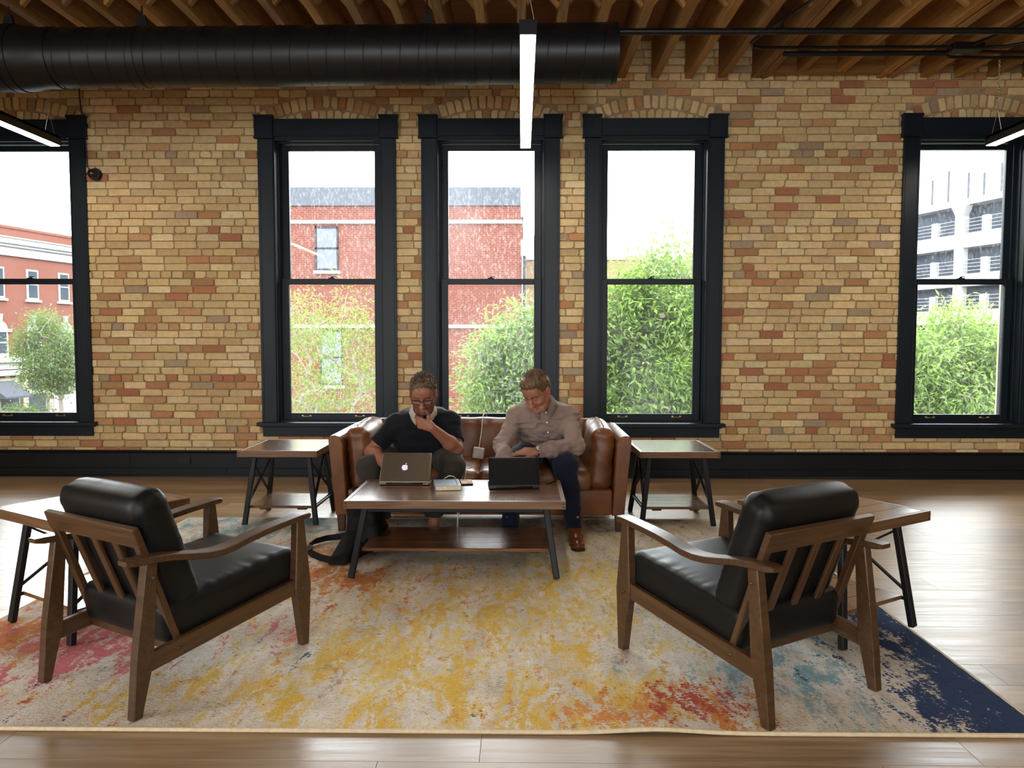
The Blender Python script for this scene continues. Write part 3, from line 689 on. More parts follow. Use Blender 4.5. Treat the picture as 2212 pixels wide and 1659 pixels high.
# ================================================================== ARMCHAIRS
M['walnut'] = wood('walnut_frame', (.036, .0155, .0055), (.095, .045, .0165), .38, 12, .05, .12, coat=.05)
def leather(name, lo, hi, rough, sc=14, bs=.2, spec=.5):
    m, nt, b = new_mat(name); v_ = coords(nt)
    lk(nt, ramp(nt, noise(nt, v_, sc*.45, 5, .6), [(.3, lo), (.7, hi)]), b.inputs['Base Color'])
    n2 = noise(nt, v_, 260, 2, .5); n3 = noise(nt, v_, sc, 4, .6)
    lk(nt, math_n(nt, 'ADD', math_n(nt, 'MULTIPLY', n3, .2), rough-.1), b.inputs['Roughness'])
    b.inputs['Specular IOR Level'].default_value = spec; bump(nt, b, math_n(nt, 'ADD', math_n(nt, 'MULTIPLY', n2, .25), n3), bs, .006); return m
M['black_leather'] = leather('black_leather', (.005, .0047, .0045), (.0095, .0088, .0082), .42, 9, .06, .22)
def arm_profile():
    top = [(-.03, .541), (0, .543), (.06, .541), (.13, .533), (.2, .519), (.27, .506), (.33, .501), (.39, .505), (.45, .517), (.53, .53), (.62, .54), (.72, .549), (.765, .552), (.778, .546)]
    return top
def make_chair():
    t = empty('armchair'); X = .2775; wal = M['walnut']
    for s_ in (-1, 1):
        x0, x1 = s_*X-.019, s_*X+.019
        f = MB(); f.prism([(-.019, 0), (.016, 0), (.060, .185), (.086, .52), (.042, .52), (.002, .215)], 0, x0, x1, .004); f.build('leg', wal, t)
        f = MB(); f.prism([(.733, 0), (.765, 0), (.776, .25), (.748, .53), (.708, .53), (.694, .25)], 0, x0, x1, .004); f.build('leg', wal, t)
        link('side_rail', MB().prism([(0, -.034), (.665, -.034), (.665, .03), (0, .03)], 1, -.012, .012, .003).mesh('side_rail'), wal, t, frame_mtx((s_*X, .045, .176), (s_*X, .705, .257)))
        tp = arm_profile(); n = len(tp); f = MB(); V = []
        for i, (y_, z_) in enumerate(tp):
            k = i/(n-1); w = .029+.005*math.sin(math.pi*min(1, k*1.1)) if i not in (0, n-1) else .024
            th = .024 if 0 < i < n-1 else .016
            ring = [(s_*X-w, z_-.0025), (s_*X-w+.0025, z_), (s_*X+w-.0025, z_), (s_*X+w, z_-.0025), (s_*X+w, z_-th+.003), (s_*X+w-.004, z_-th), (s_*X-w+.004, z_-th), (s_*X-w, z_-th+.003)]
            V.append([f.bm.verts.new((a, y_, c_)) for a, c_ in ring])
        for a, b_ in zip(V, V[1:]):
            for k in range(8): f.bm.faces.new((a[k], a[(k+1) % 8], b_[(k+1) % 8], b_[k]))
        f.bm.faces.new(V[0][::-1]); f.bm.faces.new(V[-1])
        o = f.build('armrest', wal, t, 'auto')
        # back post leaning
        beam('back_post', wal, t, (s_*.25, .185, .185), (s_*.25, .03, .625), .024, .036, (1, 0, 0))
        for (y_, z_) in ((.067, .465), (.16, .19), (.735, .245)):
            f = MB(); f.lathe([(.008, 0), (.0075, .003), (.004, .005)], 12, Matrix.Translation((s_*(X+(.0185 if z_ != .19 else .0115)), y_, z_)) @ Matrix.Rotation(RAD(90*s_), 4, 'Y')); f.build('screw_plug', wal, t, True)
    beam('top_rail', wal, t, (-.272, .034, .603), (.272, .034, .603), .024, .075, (0, -.33, .94))
    for x in (-.125, 0, .125): beam('back_slat', wal, t, (x, .185, .2), (x, .034, .59), .014, .034, (1, 0, 0))
    beam('rear_rail', wal, t, (-X, .19, .185), (X, .19, .185), .026, .06)
    beam('front_rail', wal, t, (-X, .70, .25), (X, .70, .25), .024, .055)
    beam('seat_slat', wal, t, (-X, .33, .2), (X, .33, .2), .05, .015); beam('seat_slat', wal, t, (-X, .52, .225), (X, .52, .225), .05, .015)
    def dseat(V, Nn):
        u = V[:, 0]/.255; v_ = V[:, 1]/.31; V = V.copy(); crown = np.clip(1-u*u, 0, 1)*np.clip(1-v_*v_, 0, 1)
        V[:, 2] += np.sign(V[:, 2])*.012*crown
        edge = np.exp(-((np.abs(u)-.86)/.16)**2)*(V[:, 2] > 0); V[:, 2] += edge*.0016*np.sin(V[:, 1]*150+4*np.sin(V[:, 1]*23)); return V+Nn*(vnoise(V, 9)*.0016)[:, None]
    V, Q = rbox(.52, .62, .15, .034, 40, dseat)
    link('seat_cushion', mesh_np('seat_cushion', V, Q), M['black_leather'], t, Matrix.Translation((0, .44, .300)) @ Matrix.Rotation(RAD(6.8), 4, 'X'))
    def dback(V, Nn):
        u = V[:, 0]/.255; v_ = V[:, 2]/.24; V = V.copy(); crown = np.clip(1-u*u, 0, 1)*np.clip(1-v_*v_, 0, 1)
        V[:, 1] += np.sign(V[:, 1])*.018*crown
        e = np.exp(-((np.abs(u)-.9)/.12)**2); V[:, 1] += e*.0012*np.sin(V[:, 2]*120)*np.sign(V[:, 1])
        V[:, 2] += np.where(v_ > .6, .012*np.clip(1-u**4, 0, 1), 0); V[:, 2] += np.where(v_ > .7, e*.003*np.sin(V[:, 1]*140), 0); return V+Nn*(vnoise(V, 8, 3)*.002)[:, None]
    V, Q = rbox(.51, .135, .45, .05, 36, dback)
    ax = RAD(19.5); ca, sa = math.cos(ax), math.sin(ax)
    link('back_cushion', mesh_np('back_cushion', V, Q), M['black_leather'], t, Matrix.Translation((0, .168, .522)) @ Matrix.Rotation(ax, 4, 'X'))
    return t
ch = make_chair(); GA = 'pair of black armchairs'
ch.location = (-1.5245, 2.623, .012); ch.rotation_euler = (0, 0, RAD(-30.5)); tag(ch, 'black leather armchair with wooden frame on the pink left part of the rug', 'armchair', GA)
ch2 = copy_tree(ch); ch2.location = (1.0465, 2.597, .012); ch2.rotation_euler = (0, 0, RAD(31)); tag(ch2, 'black leather armchair with wooden frame on the blue right part of the rug', 'armchair', GA)

# ================================================================== SOFA
M['tan_leather'] = leather('tan_leather', (.085, .026, .008), (.215, .078, .022), .4, 9, .2)
M['dark_leg'] = wood('sofa_leg_wood', (.05, .02, .01), (.1, .042, .02), .45, 10, .05, .1)
so = empty('leather_sofa', (-.27, 4.97, 0)); tag(so, 'tan brown leather sofa under the middle window', 'sofa')
for s_ in (-1, 1):
    for y_, z0 in ((.05, .013), (.8, .0)):
        f = MB(); x = s_*.915; f.hexa([(x-.022, y_-.022, z0), (x+.022, y_-.022, z0), (x+.022, y_+.022, z0), (x-.022, y_+.022, z0), (x-.028, y_-.026, .13), (x+.028, y_-.026, .13), (x+.028, y_+.026, .13), (x-.028, y_+.026, .13)], .003); f.build('leg', M['dark_leg'], so)
    # outer arm panel, leaning out, rounded top edge
    f = MB(); prof = [(.945, .125), (.985, .60), (.987, .63), (.975, .646), (.945, .65), (.915, .64), (.895, .6), (.865, .125)]
    prof = [(s_*a, c_) for a, c_ in prof]; f.prism(prof, 1, 0, .83, .006); f.build('arm_panel', M['tan_leather'], so, 'auto')
    def darm(V, Nn, s_=s_):
        V = V.copy(); v_ = V[:, 1]/.34; w = V[:, 2]/.2
        V[:, 0] += np.sign(V[:, 0])*.022*np.clip(1-v_*v_, 0, 1)*np.clip(1-w*w, 0, 1)
        top = np.clip(w, 0, 1); V[:, 2] += .018*np.clip(1-v_**2, 0, 1)*top*np.cos(V[:, 0]*14)
        fr_ = np.exp(-((v_+.93)/.22)**2); V[:, 0] += fr_*.003*np.sin(V[:, 2]*75+3*np.sin(V[:, 0]*40)); V[:, 1] += fr_*.004*np.sin(V[:, 2]*60+1)*top; V[:, 0] *= 1+.10*np.clip(-w, 0, 1)
        return V+Nn*(vnoise(V, 10, 5)*.005+vnoise(V, 30, 6)*.0015)[:, None]
    V, Q = rbox(.15, .70, .42, .06, 40, darm)
    ac = link('arm_cushion', mesh_np('arm_cushion', V, Q), M['tan_leather'], so, Matrix.Translation((s_*.80, .40, .485)) @ Matrix.Rotation(RAD(5*s_), 4, 'Y'))
    f = MB(); f.tube([(0, y_, .214+.018*max(0, 1-(y_/.34)**2)) for y_ in np.linspace(-.3, .3, 16)], .0035, 6); f.build('piping', M['tan_leather'], ac, True)
f = MB(); f.box(-.868, .868, .015, .80, .125, .29, .012, 2); f.build('seat_base', M['tan_leather'], so, 'auto')
f = MB(); f.prism([(.66, .13), (.83, .13), (.86, .60), (.85, .63), (.82, .64), (.79, .63), (.70, .3)], 0, -.94, .94, .006); f.build('back_panel', M['tan_leather'], so, 'auto')
for s_ in (-1, 1):
    def dse(V, Nn, s_=s_):
        V = V.copy(); u = V[:, 0]/.39; v_ = V[:, 1]/.3
        V[:, 2] += np.sign(V[:, 2])*.018*np.clip(1-u**2, 0, 1)*np.clip(1-v_**2, 0, 1); fr_ = np.exp(-((v_+.95)/.15)**2)
        V[:, 2] += fr_*.006*np.sin(V[:, 0]*55+2*np.sin(V[:, 0]*17)); return V+Nn*(vnoise(V, 12, 9+s_)*.008)[:, None]
    V, Q = rbox(.78 if s_ < 0 else .76, .62, .15, .055, 44, dse)
    link('seat_cushion', mesh_np('seat_cushion', V, Q), M['tan_leather'], so, Matrix.Translation((s_*.375-.02, .315, .345)))
def dbk(V, Nn):
    V = V.copy(); u = V[:, 0]/.82; w = V[:, 2]/.19
    V[:, 1] += np.sign(V[:, 1])*.03*np.clip(1-u**4, 0, 1)*np.clip(1-w**2, 0, 1)
    V[:, 1] += .004*np.sin(V[:, 0]*48+2*np.sin(V[:, 0]*19))*np.clip(w+.2, 0, 1); V[:, 2] += .008*np.clip(1-u**6, 0, 1)*(w > .5)
    return V+Nn*(vnoise(V, 9, 19)*.005)[:, None]
V, Q = rbox(1.66, .17, .38, .06, 80, dbk)
link('back_cushion', mesh_np('back_cushion', V, Q), M['tan_leather'], so, Matrix.Translation((0, .70, .50)) @ Matrix.Rotation(RAD(-8), 4, 'X'))

# ================================================================== THINGS ON THE TABLE
TZ = .012+.40+.001
M['alu'] = simple('laptop_aluminium', (.21, .172, .128), .4, .8, .04, 40)
M['black_plastic'] = simple('black_plastic', (.004, .004, .0045), .4, spec=.3)
M['screen'] = simple('screen_glass', (.02, .022, .03), .15)
M['keys'] = simple('keys', (.015, .015, .017), .5)
mlogo, nt, b = new_mat('backlit_logo'); b.inputs['Base Color'].default_value = (.3, .25, .3, 1); b.inputs['Emission Color'].default_value = (.93, .70, .95, 1); b.inputs['Emission Strength'].default_value = .6
def laptop(name, loc, rz, w, d, lid_l, tilt, mat, label, th=.009):
    t = empty(name, loc, rz); tag(t, label, 'laptop')
    V, Q = rbox(w, d, .013, .006, 24); o = link('base', mesh_np('base', V, Q), M[mat], t, Matrix.Translation((0, d/2, .0085)))
    f = MB()
    for r_ in range(5):
        for k in range(13): f.box(-w*.41+k*w*.0634, -w*.41+(k+.86)*w*.0634, -d*.36+r_*.0185+.12-.06, -d*.36+r_*.0185+.016+.06, .0062, .0082)
    tag(f.build('keys', M['keys'], o), kind='stuff')
    f = MB(); f.box(-.05, .05, .035, .098, .0062, .0068); f.build('trackpad', M[mat], o)
    lm = Matrix.Translation((0, .002, .016)) @ Matrix.Rotation(-tilt, 4, 'X')   # lid stands up, leaning to the viewer (-y)
    V, Q = rbox(w, .008, lid_l, .0038, 30); V[:, 2] += lid_l/2
    # round the free corners
    r0 = .012; cx = np.clip(V[:, 0], -(w/2-r0), w/2-r0); czz = np.minimum(V[:, 2], lid_l-r0); dd = np.stack([V[:, 0]-cx, V[:, 2]-czz], 1); dl = np.linalg.norm(dd, axis=1); kk = (dl > r0)
    V[kk, 0] = cx[kk]+dd[kk, 0]/dl[kk]*r0; V[kk, 2] = czz[kk]+dd[kk, 1]/dl[kk]*r0
    lid = link('lid', mesh_np('lid', V, Q), M[mat], t, lm)
    f = MB(); f.box(-w/2+.008, w/2-.008, .0036, .0045, .012, lid_l-.008); f.build('screen', M['screen'], lid)
    f = MB(); f.cyl((-w*.36, .004, .012), (w*.36, .004, .012), .006, n=10); f.build('hinge', M['black_plastic'], t, True)
    return t, lid
l1, lid1 = laptop('laptop', (-.69, 4.50, TZ), RAD(-.5), .302, .212, .206, RAD(40), 'alu', 'open silver laptop with a glowing apple emblem on its lid')
# the bitten-apple emblem, a thin backlit plate on the lid
def apple():
    pts = []
    for i in range(72):
        a = 2*math.pi*i/72; x, z = math.sin(a), math.cos(a)
        r_ = 1.0; r_ += -.16*math.exp(-(a if a < math.pi else a-2*math.pi)**2/.10)       # notch on top
        r_ += -.10*math.exp(-(a-math.pi)**2/.05)                                        # notch at the bottom
        px, pz = x*r_*(.93-.10*max(0, -z)), z*r_*.98
        bx_, bz_ = 1.08, .16; d = math.hypot(px-bx_, pz-bz_)
        if d < .42: px, pz = bx_+(px-bx_)*.42/d, bz_+(pz-bz_)*.42/d
        pts.append((px, pz))
    return pts
f = MB(); k = .0205; f.prism([(x*k, z*k) for x, z in apple()], 1, -.0051, -.0037)
leaf = [(.02, 1.08), (.10, 1.32), (.34, 1.52), (.40, 1.50), (.34, 1.26), (.12, 1.08)]; f.prism([(x*k, z*k) for x, z in leaf], 1, -.0051, -.0037)
e_ = f.build('apple_emblem', mlogo, lid1); e_.location = (-.006, 0, .101); e_['label'] = 'glowing white bitten-apple emblem'
l2, lid2 = laptop('laptop', (-.036, 4.392, TZ), RAD(5), .295, .20, .192, RAD(37), 'black_plastic', 'open black laptop before the man in the striped shirt')
nb = empty('notebook', (-.432, 4.455, TZ), RAD(9)); tag(nb, 'closed grey notebook with cream pages between the two laptops', 'notebook')
for z_ in (.001, .0255): MB().box(-.075, .075, -.105, .105, z_-.001, z_+.0012, .0008).build('cover', simple('notebook_cover', (.25, .3, .36), .45), nb)
MB().box(-.071, .073, -.102, .102, .0025, .0242).build('pages', simple('cream_paper', (.72, .6, .38), .8, bmp=.3, scale=80), nb)
MB().box(-.0755, -.072, -.105, .105, 0, .0266, .001).build('spine', simple('notebook_spine', (.2, .24, .3), .5), nb)
MB().box(.052, .058, -.1055, .1055, .0264, .0272).build('elastic_band', M['black_plastic'], nb)
ph = empty('smartphone', (-.33, 4.585, TZ), RAD(9)); tag(ph, 'black smartphone with lit screen beside the grey notebook', 'phone')
V, Q = rbox(.074, .144, .009, .004, 20); link('case', mesh_np('case', V, Q), M['black_plastic'], ph, Matrix.Translation((0, 0, .0048)))
ms, nt, b = new_mat('phone_picture'); v_ = coords(nt); cc = ramp(nt, noise(nt, v_, 26, 2), [(.35, (.6, .5, .42)), (.5, (.45, .22, .15)), (.65, (.32, .4, .1))], 'CONSTANT'); lk(nt, cc, b.inputs['Base Color']); lk(nt, cc, b.inputs['Emission Color']); b.inputs['Emission Strength'].default_value = .35; b.inputs['Roughness'].default_value = .12
MB().box(-.033, .033, -.066, .066, .0088, .0098).build('display', ms, ph)
pn = empty('pen', (.188, 4.605, TZ+.005), RAD(57)); tag(pn, 'slim dark pen lying near the right table end', 'pen')
MB().cyl((-.06, 0, 0), (.045, 0, 0), .0045, n=10).build('barrel', M['black_plastic'], pn, True); MB().cyl((.045, 0, 0), (.07, 0, 0), .0042, .001, 10).build('tip', M['chain'], pn, True); MB().box(-.058, -.02, -.001, .001, .004, .0065).build('clip', M['chain'], pn)

# ================================================================== CHARGER AND CORDS
M['white_plastic'] = simple('white_plastic', (.72, .66, .6), .4)
cg = empty('power_adapter', (-.302, 5.42, .47), RAD(-6)); tag(cg, 'square white power adapter hanging on the sofa back by its cord', 'charger')
V, Q = rbox(.08, .03, .08, .009, 16); link('brick_body', mesh_np('brick_body', V, Q), M['white_plastic'], cg, Matrix.Rotation(RAD(8), 4, 'Y'))
f = MB(); f.tube([(.004, 0, .038), (.006, .04, .09), (.008, .085, .14), (.008, .115, .19), (.007, .14, .225), (.005, .18, .248), (.002, .26, .256), (0, .36, .245), (0, .44, .19), (0, .475, .05), (.0, .48, -.2)], .0035, 8); f.build('mains_cord', M['white_plastic'], cg, True)
f = MB(); f.tube([(.004, 0, -.04), (-.005, -.03, -.062), (-.03, -.1, -.066), (-.05, -.18, -.045), (-.02, -.25, -.05), (.015, -.3, -.043), (-.02, -.38, -.046), (-.01, -.45, -.06), (-.02, -.50, -.16), (-.04, -.53, -.3), (-.05, -.57, -.40), (-.06, -.60, -.45)], .0027, 8); f.build('laptop_cord', M['white_plastic'], cg, True)
f = MB(); f.tube([(-.47, 4.60, TZ+.01), (-.46, 4.61, TZ+.025), (-.435, 4.615, TZ+.038), (-.41, 4.618, TZ+.034), (-.395, 4.66, TZ+.01), (-.39, 4.705, TZ-.01), (-.392, 4.72, .3), (-.395, 4.73, .15), (-.39, 4.78, .03), (-.37, 5.0, .02)], .0024, 8)
tag(f.build('phone_cord', M['white_plastic'], None, True), 'thin white cord looping over the notebook and off the table', 'cord')

# ================================================================== BAG
M['bag'] = simple('black_nylon', (.0055, .0055, .006), .65, bmp=.3, scale=90, spec=.3)
bg_ = empty('shoulder_bag', (-.93, 4.42, .012), RAD(0)); tag(bg_, 'black shoulder bag slumped against the left coffee table leg', 'bag')
def dbag(V, Nn):
    V = V.copy(); w = V[:, 2]/.17; V[:, 0] *= 1-.12*w; V[:, 1] *= 1-.1*w; V[:, 2] += .02*np.sin(V[:, 0]*14+1); return V+Nn*(vnoise(V, 14, 4)*.012+vnoise(V, 30, 8)*.005)[:, None]
V, Q = rbox(.19, .30, .34, .05, 30, dbag); link('bag_body', mesh_np('bag_body', V, Q), M['bag'], bg_, Matrix.Translation((.01, .10, .17)) @ Matrix.Rotation(RAD(-6), 4, 'Y'))
f = MB(); f.hexa([(-.155, -.2, .003), (-.05, -.21, .003), (.06, .1, .003), (-.07, .25, .003), (-.150, -.185, .03), (-.04, -.14, .065), (.03, .08, .22), (-.06, .22, .235)], .012, 3); f.build('flap', M['bag'], bg_, 'auto')
def ribbon(pts, w, t, up_fn=None):
    f = MB(); rings = []
    for i, p in enumerate(pts):
        p = Vector(p); a = Vector(pts[max(0, i-1)]); b_ = Vector(pts[min(len(pts)-1, i+1)]); tn = (b_-a).normalized(); u = up_fn(i) if up_fn else Vector((0, 0, 1)); u = (u-tn*u.dot(tn)).normalized(); s_ = tn.cross(u)
        rings.append([f.bm.verts.new(p+u*w*q+s_*t*r_) for q, r_ in ((-.5, -.5), (.5, -.5), (.5, .5), (-.5, .5))])
    for a, b_ in zip(rings, rings[1:]):
        for k in range(4): f.bm.faces.new((a[k], a[(k+1) % 4], b_[(k+1) % 4], b_[k]))
    f.bm.faces.new(rings[0][::-1]); f.bm.faces.new(rings[-1]); return f
cp = [(-.05, .2, .10), (-.12, .26, .06), (-.2, .30, .035), (-.28, .29, .028), (-.335, .22, .026), (-.345, .12, .024), (-.325, .04, .022), (-.28, -.03, .018), (-.22, -.09, .016), (-.155, -.15, .02), (-.12, -.17, .03)]
ribbon(cp, .038, .004, lambda i: Vector((.35 if i < 6 else -.2, 0, 1)) if i < 6 else Vector((.5, .3, 1))).build('strap', M['bag'], bg_)
f = MB(); f.box(-.03, .03, -.022, .022, -.004, .006, .003); f.box(-.02, .006, -.012, .012, .006, .012, .002); f.build('buckle', simple('grey_buckle', (.12, .12, .13), .3, .5), bg_, False, Matrix.Translation((-.318, .035, .036)) @ Matrix.Rotation(RAD(-52), 4, 'Z') @ Matrix.Rotation(RAD(20), 4, 'X'))
f = MB(); f.tube([(-.02, .06, .33), (-.055, .05, .37), (-.06, .06, .39), (-.02, .09, .395), (.03, .1, .36)], .007, 8); f.build('handle', M['bag'], bg_, True)
for p in ((.02, -.05, .2), (-.03, -.04, .17)):
    f = MB(); f.tube([(p[0]+.012*math.cos(a), p[1], p[2]+.02*math.sin(a)) for a in np.linspace(0, 2*math.pi, 13)], .002, 6, False); f.build('metal_ring', M['chain'], bg_, True)
# ================================================================== PEOPLE (smooth-blended volumes turned into one surface)
class SDF:
    def __init__(s): s.p = []
    def cone(s, a, b, ra, rb=None, k=.02, op='u'): s.p.append(('c', np.array(a, float), np.array(b, float), ra, ra if rb is None else rb, k, op)); return s
    def chain(s, pts, rads, k=.02):
        for i in range(len(pts)-1): s.cone(pts[i], pts[i+1], rads[i], rads[i+1], k)
        return s
    def ell(s, c, r, R3=None, k=.02, op='u'): s.p.append(('e', np.array(c, float), np.array(r, float), np.eye(3) if R3 is None else np.array(R3, float), None, k, op)); return s
    def plane(s, c, n, k=.004): n = np.array(n, float); s.p.append(('p', np.array(c, float), n/np.linalg.norm(n), None, None, k, 'cut')); return s   # removes the side the normal points to
    def ball_cut(s, c, r, pt, n): s.p.append(('l', np.array(c, float), r, np.array(pt, float), np.array(n, float)/np.linalg.norm(n), .004, 'cut')); return s
    def field(s, lo, hi, h):
        lo = np.array(lo, float); n = np.ceil((np.array(hi)-lo)/h).astype(int)+1
        ax = [lo[i]+h*np.arange(n[i]) for i in range(3)]; Fd = np.full(n, .3, np.float32)
        for q in s.p:
            t, k, op = q[0], q[5], q[6]
            if t == 'c': mn = np.minimum(q[1]-q[3], q[2]-q[4]); mx = np.maximum(q[1]+q[3], q[2]+q[4])
            elif t == 'e': m = q[2].max(); mn, mx = q[1]-m, q[1]+m
            elif t == 'l': mn, mx = q[1]-q[2], q[1]+q[2]
            else: mn, mx = lo, np.array(hi)
            mg = k+3*h+.012; sl = []
            for i in range(3):
                a = max(0, int((mn[i]-mg-lo[i])/h)); b = min(n[i], int((mx[i]+mg-lo[i])/h)+2); sl.append(slice(a, b))
            if any(z.start >= z.stop for z in sl): continue
            X, Y, Z = np.meshgrid(ax[0][sl[0]], ax[1][sl[1]], ax[2][sl[2]], indexing='ij'); P = np.stack([X, Y, Z], -1)
            if t == 'c':
                a, b, ra, rb = q[1:5]; ba = b-a; L2 = max(ba @ ba, 1e-9); u = np.clip(((P-a) @ ba)/L2, 0, 1)
                d = np.linalg.norm(P-a-u[..., None]*ba, axis=-1)-(ra+(rb-ra)*u)
            elif t == 'e':
                pl = (P-q[1]) @ q[3]; k0 = np.linalg.norm(pl/q[2], axis=-1); k1 = np.linalg.norm(pl/(q[2]**2), axis=-1); d = k0*(k0-1)/np.maximum(k1, 1e-6)
            elif t == 'p': d = -((P-q[1]) @ q[2])          # inside (removed) where negative
            else: d = np.maximum(np.linalg.norm(P-q[1], axis=-1)-q[2], -((P-q[3]) @ q[4]))
            c = Fd[tuple(sl)]
            if op == 'u':
                hh = np.maximum(k-np.abs(c-d), 0)/k; r_ = np.minimum(c, d)-hh*hh*k*.25
            else:
                d = -d; hh = np.maximum(k-np.abs(c-d), 0)/k; r_ = np.maximum(c, d)+hh*hh*k*.25
            Fd[tuple(sl)] = r_
        return Fd, lo
    def mesh(s, lo, hi, h, disp=None):
        Fd, lo = s.field(lo, hi, h)
        if disp is not None:
            near = np.abs(Fd) < .035; idx = np.argwhere(near); Fd[near] += disp(lo+idx*h)
        return nets(Fd, lo, h)
def nets(Fd, lo, h):
    ins = Fd < 0; n = Fd.shape
    cnt = np.zeros((n[0]-1, n[1]-1, n[2]-1), np.int8)
    cs = [(i, j, k) for i in (0, 1) for j in (0, 1) for k in (0, 1)]
    for i, j, k in cs: cnt += ins[i:n[0]-1+i, j:n[1]-1+j, k:n[2]-1+k]
    act = (cnt > 0) & (cnt < 8); A = np.argwhere(act); vid = np.full(cnt.shape, -1, np.int64); vid[act] = np.arange(len(A))
    V = np.zeros((len(A), 3)); W_ = np.zeros(len(A))
    for a in cs:
        for d in range(3):
            if a[d]: continue
            b = list(a); b[d] = 1
            fa = Fd[A[:, 0]+a[0], A[:, 1]+a[1], A[:, 2]+a[2]]; fb = Fd[A[:, 0]+b[0], A[:, 1]+b[1], A[:, 2]+b[2]]
            m = (fa < 0) != (fb < 0); t = np.where(m, fa/np.where(m, fa-fb, 1), 0)
            p = np.tile(np.array(a, float), (len(A), 1)); p[:, d] = t; V[m] += p[m]; W_[m] += 1
    V = lo+h*(A+V/W_[:, None]); Qs = []
    for d in range(3):
        u, v = (d+1) % 3, (d+2) % 3
        s0 = [slice(None)]*3; s1 = [slice(None)]*3; s0[d] = slice(0, n[d]-1); s1[d] = slice(1, n[d])
        i0, i1 = ins[tuple(s0)], ins[tuple(s1)]; E_ = np.argwhere(i0 != i1)
        ok = (E_[:, u] > 0) & (E_[:, v] > 0) & (E_[:, u] < n[u]-1) & (E_[:, v] < n[v]-1); E_ = E_[ok]; flip = i0[tuple(E_.T)]
        def cell(du, dv):
            e = E_.copy(); e[:, u] -= du; e[:, v] -= dv; return vid[e[:, 0], e[:, 1], e[:, 2]]
        q = np.stack([cell(1, 1), cell(0, 1), cell(0, 0), cell(1, 0)], 1); q = np.where(flip[:, None], q, q[:, ::-1]); Qs.append(q)
    Q = np.concatenate(Qs); Q = Q[(Q >= 0).all(1)]
    return V, Q
def join(parts):
    V, Q, o = [], [], 0
    for v, q in parts: V.append(v); Q.append(q+o); o += len(v)
    return np.concatenate(V), np.concatenate(Q)
def unit(v): v = np.array(v, float); return v/np.linalg.norm(v)
def head_frame(face, tilt=0):
    f = unit(face); u = unit(np.array([tilt, 0, 1.])-f*np.dot([tilt, 0, 1.], f)); r_ = np.cross(u, f)*-1   # r = viewer-right when facing viewer
    return np.stack([r_, f, u], 1)        # columns: side, face, up
def hand(S_, Wp, F, Np, curl, thumb=(.6, .7, .3), tb=(.25, .5), spread=.0, sgn=1, k=.004):
    F, Np = unit(F), np.array(Np, float); Np = unit(Np-F*(Np @ F)); Lt = np.cross(F, Np)*sgn
    Wp = np.array(Wp, float); offs = (.0265, .0088, -.0095, -.0275); fo = (.084, .088, .084, .074)
    lens = ((.041, .025, .02), (.045, .029, .021), (.042, .027, .02), (.032, .02, .018)); rad = (.0092, .0094, .009, .0079)
    for i in range(4):
        m = Wp+F*fo[i]+Lt*offs[i]+Np*.002; S_.cone(Wp+Lt*offs[i]*.55+F*.008, m, .0165, .0118, .012); a = 0; p = m
        for j in range(3):
            a += curl[i][j] if isinstance(curl[0], (tuple, list)) else curl[j]
            d = F*math.cos(a)+Np*math.sin(a)+Lt*offs[i]*spread*8; q = p+unit(d)*lens[i][j]; S_.cone(p, q, rad[i]*(1-.07*j), rad[i]*(1-.07*(j+1)), k); p = q
    b0 = Wp+F*.028+Lt*.021+Np*.006; d = unit(F*thumb[0]+Lt*thumb[1]+Np*thumb[2]); S_.cone(Wp+F*.012+Lt*.012, b0, .017, .015, .012); p = b0
    for j, L in enumerate((.040, .032, .024)):
        q = p+d*L; S_.cone(p, q, (.0135, .0108, .0102)[j], (.0108, .0102, .0088)[j], .006); p = q; d = unit(d+F*tb[0]-Lt*tb[1]*.5+Np*tb[1]*.3)
def head(S_, C_, H, jaw=1.0, nose=1.0):
    """C_ centre of the skull, H columns = side, face, up"""
    def P(a, f, u): return C_+H @ np.array([a, f, u])
    S_.ell(P(0, -.012, .028), (.0735, .094, .086), H, .02); S_.ell(P(0, .02, -.02), (.062, .070, .085), H, .03)
    S_.ell(P(0, .062, .048), (.056, .032, .042), H, .03)                                        # forehead
    S_.cone(P(-.034, .05, -.092), P(.034, .05, -.092), .022*jaw, .022*jaw, .035); S_.cone(P(-.056, -.002, -.058), P(-.03, .058, -.096), .02, .019, .03); S_.cone(P(.056, -.002, -.058), P(.03, .058, -.096), .02, .019, .03)
    S_.ell(P(0, .078, -.104), (.022*jaw, .017, .016), H, .02)                                   # chin
    for s_ in (-1, 1):
        S_.ell(P(s_*.043, .060, -.026), (.022, .022, .020), H, .03)                             # cheek bone
        S_.cone(P(s_*.012, .089, .022), P(s_*.044, .077, .024), .0085, .0075, .012)             # brow
        S_.ell(P(s_*.0315, .094, .004), (.0185, .013, .0115), H, .012, 'cut')                   # socket
        S_.ell(P(s_*.0315, .0755, .003), (.0135, .0125, .0125), H, .004)                        # eye with lid
    S_.chain([P(0, .086, .012), P(0, .102*nose, -.014), P(0, .113*nose, -.034)], [.0085, .0105, .0125], .010)
    for s_ in (-1, 1): S_.ell(P(s_*.0125, .1, -.038), (.0085, .011, .0085), H, .006)
    S_.ell(P(0, .09, -.064), (.024, .011, .0068), H, .006); S_.ell(P(0, .089, -.0755), (.0205, .0105, .0068), H, .005)
    S_.ell(P(0, .103, -.0697), (.024, .010, .0014), H, .003, 'cut')
    for s_ in (-1, 1):                                                                            # ears
        S_.ell(P(s_*.079, -.012, -.008), (.010, .019, .031), H, .006); S_.ell(P(s_*.089, -.004, -.004), (.008, .010, .017), H, .005, 'cut'); S_.ell(P(s_*.078, -.002, -.034), (.008, .009, .011), H, .006)
    return P
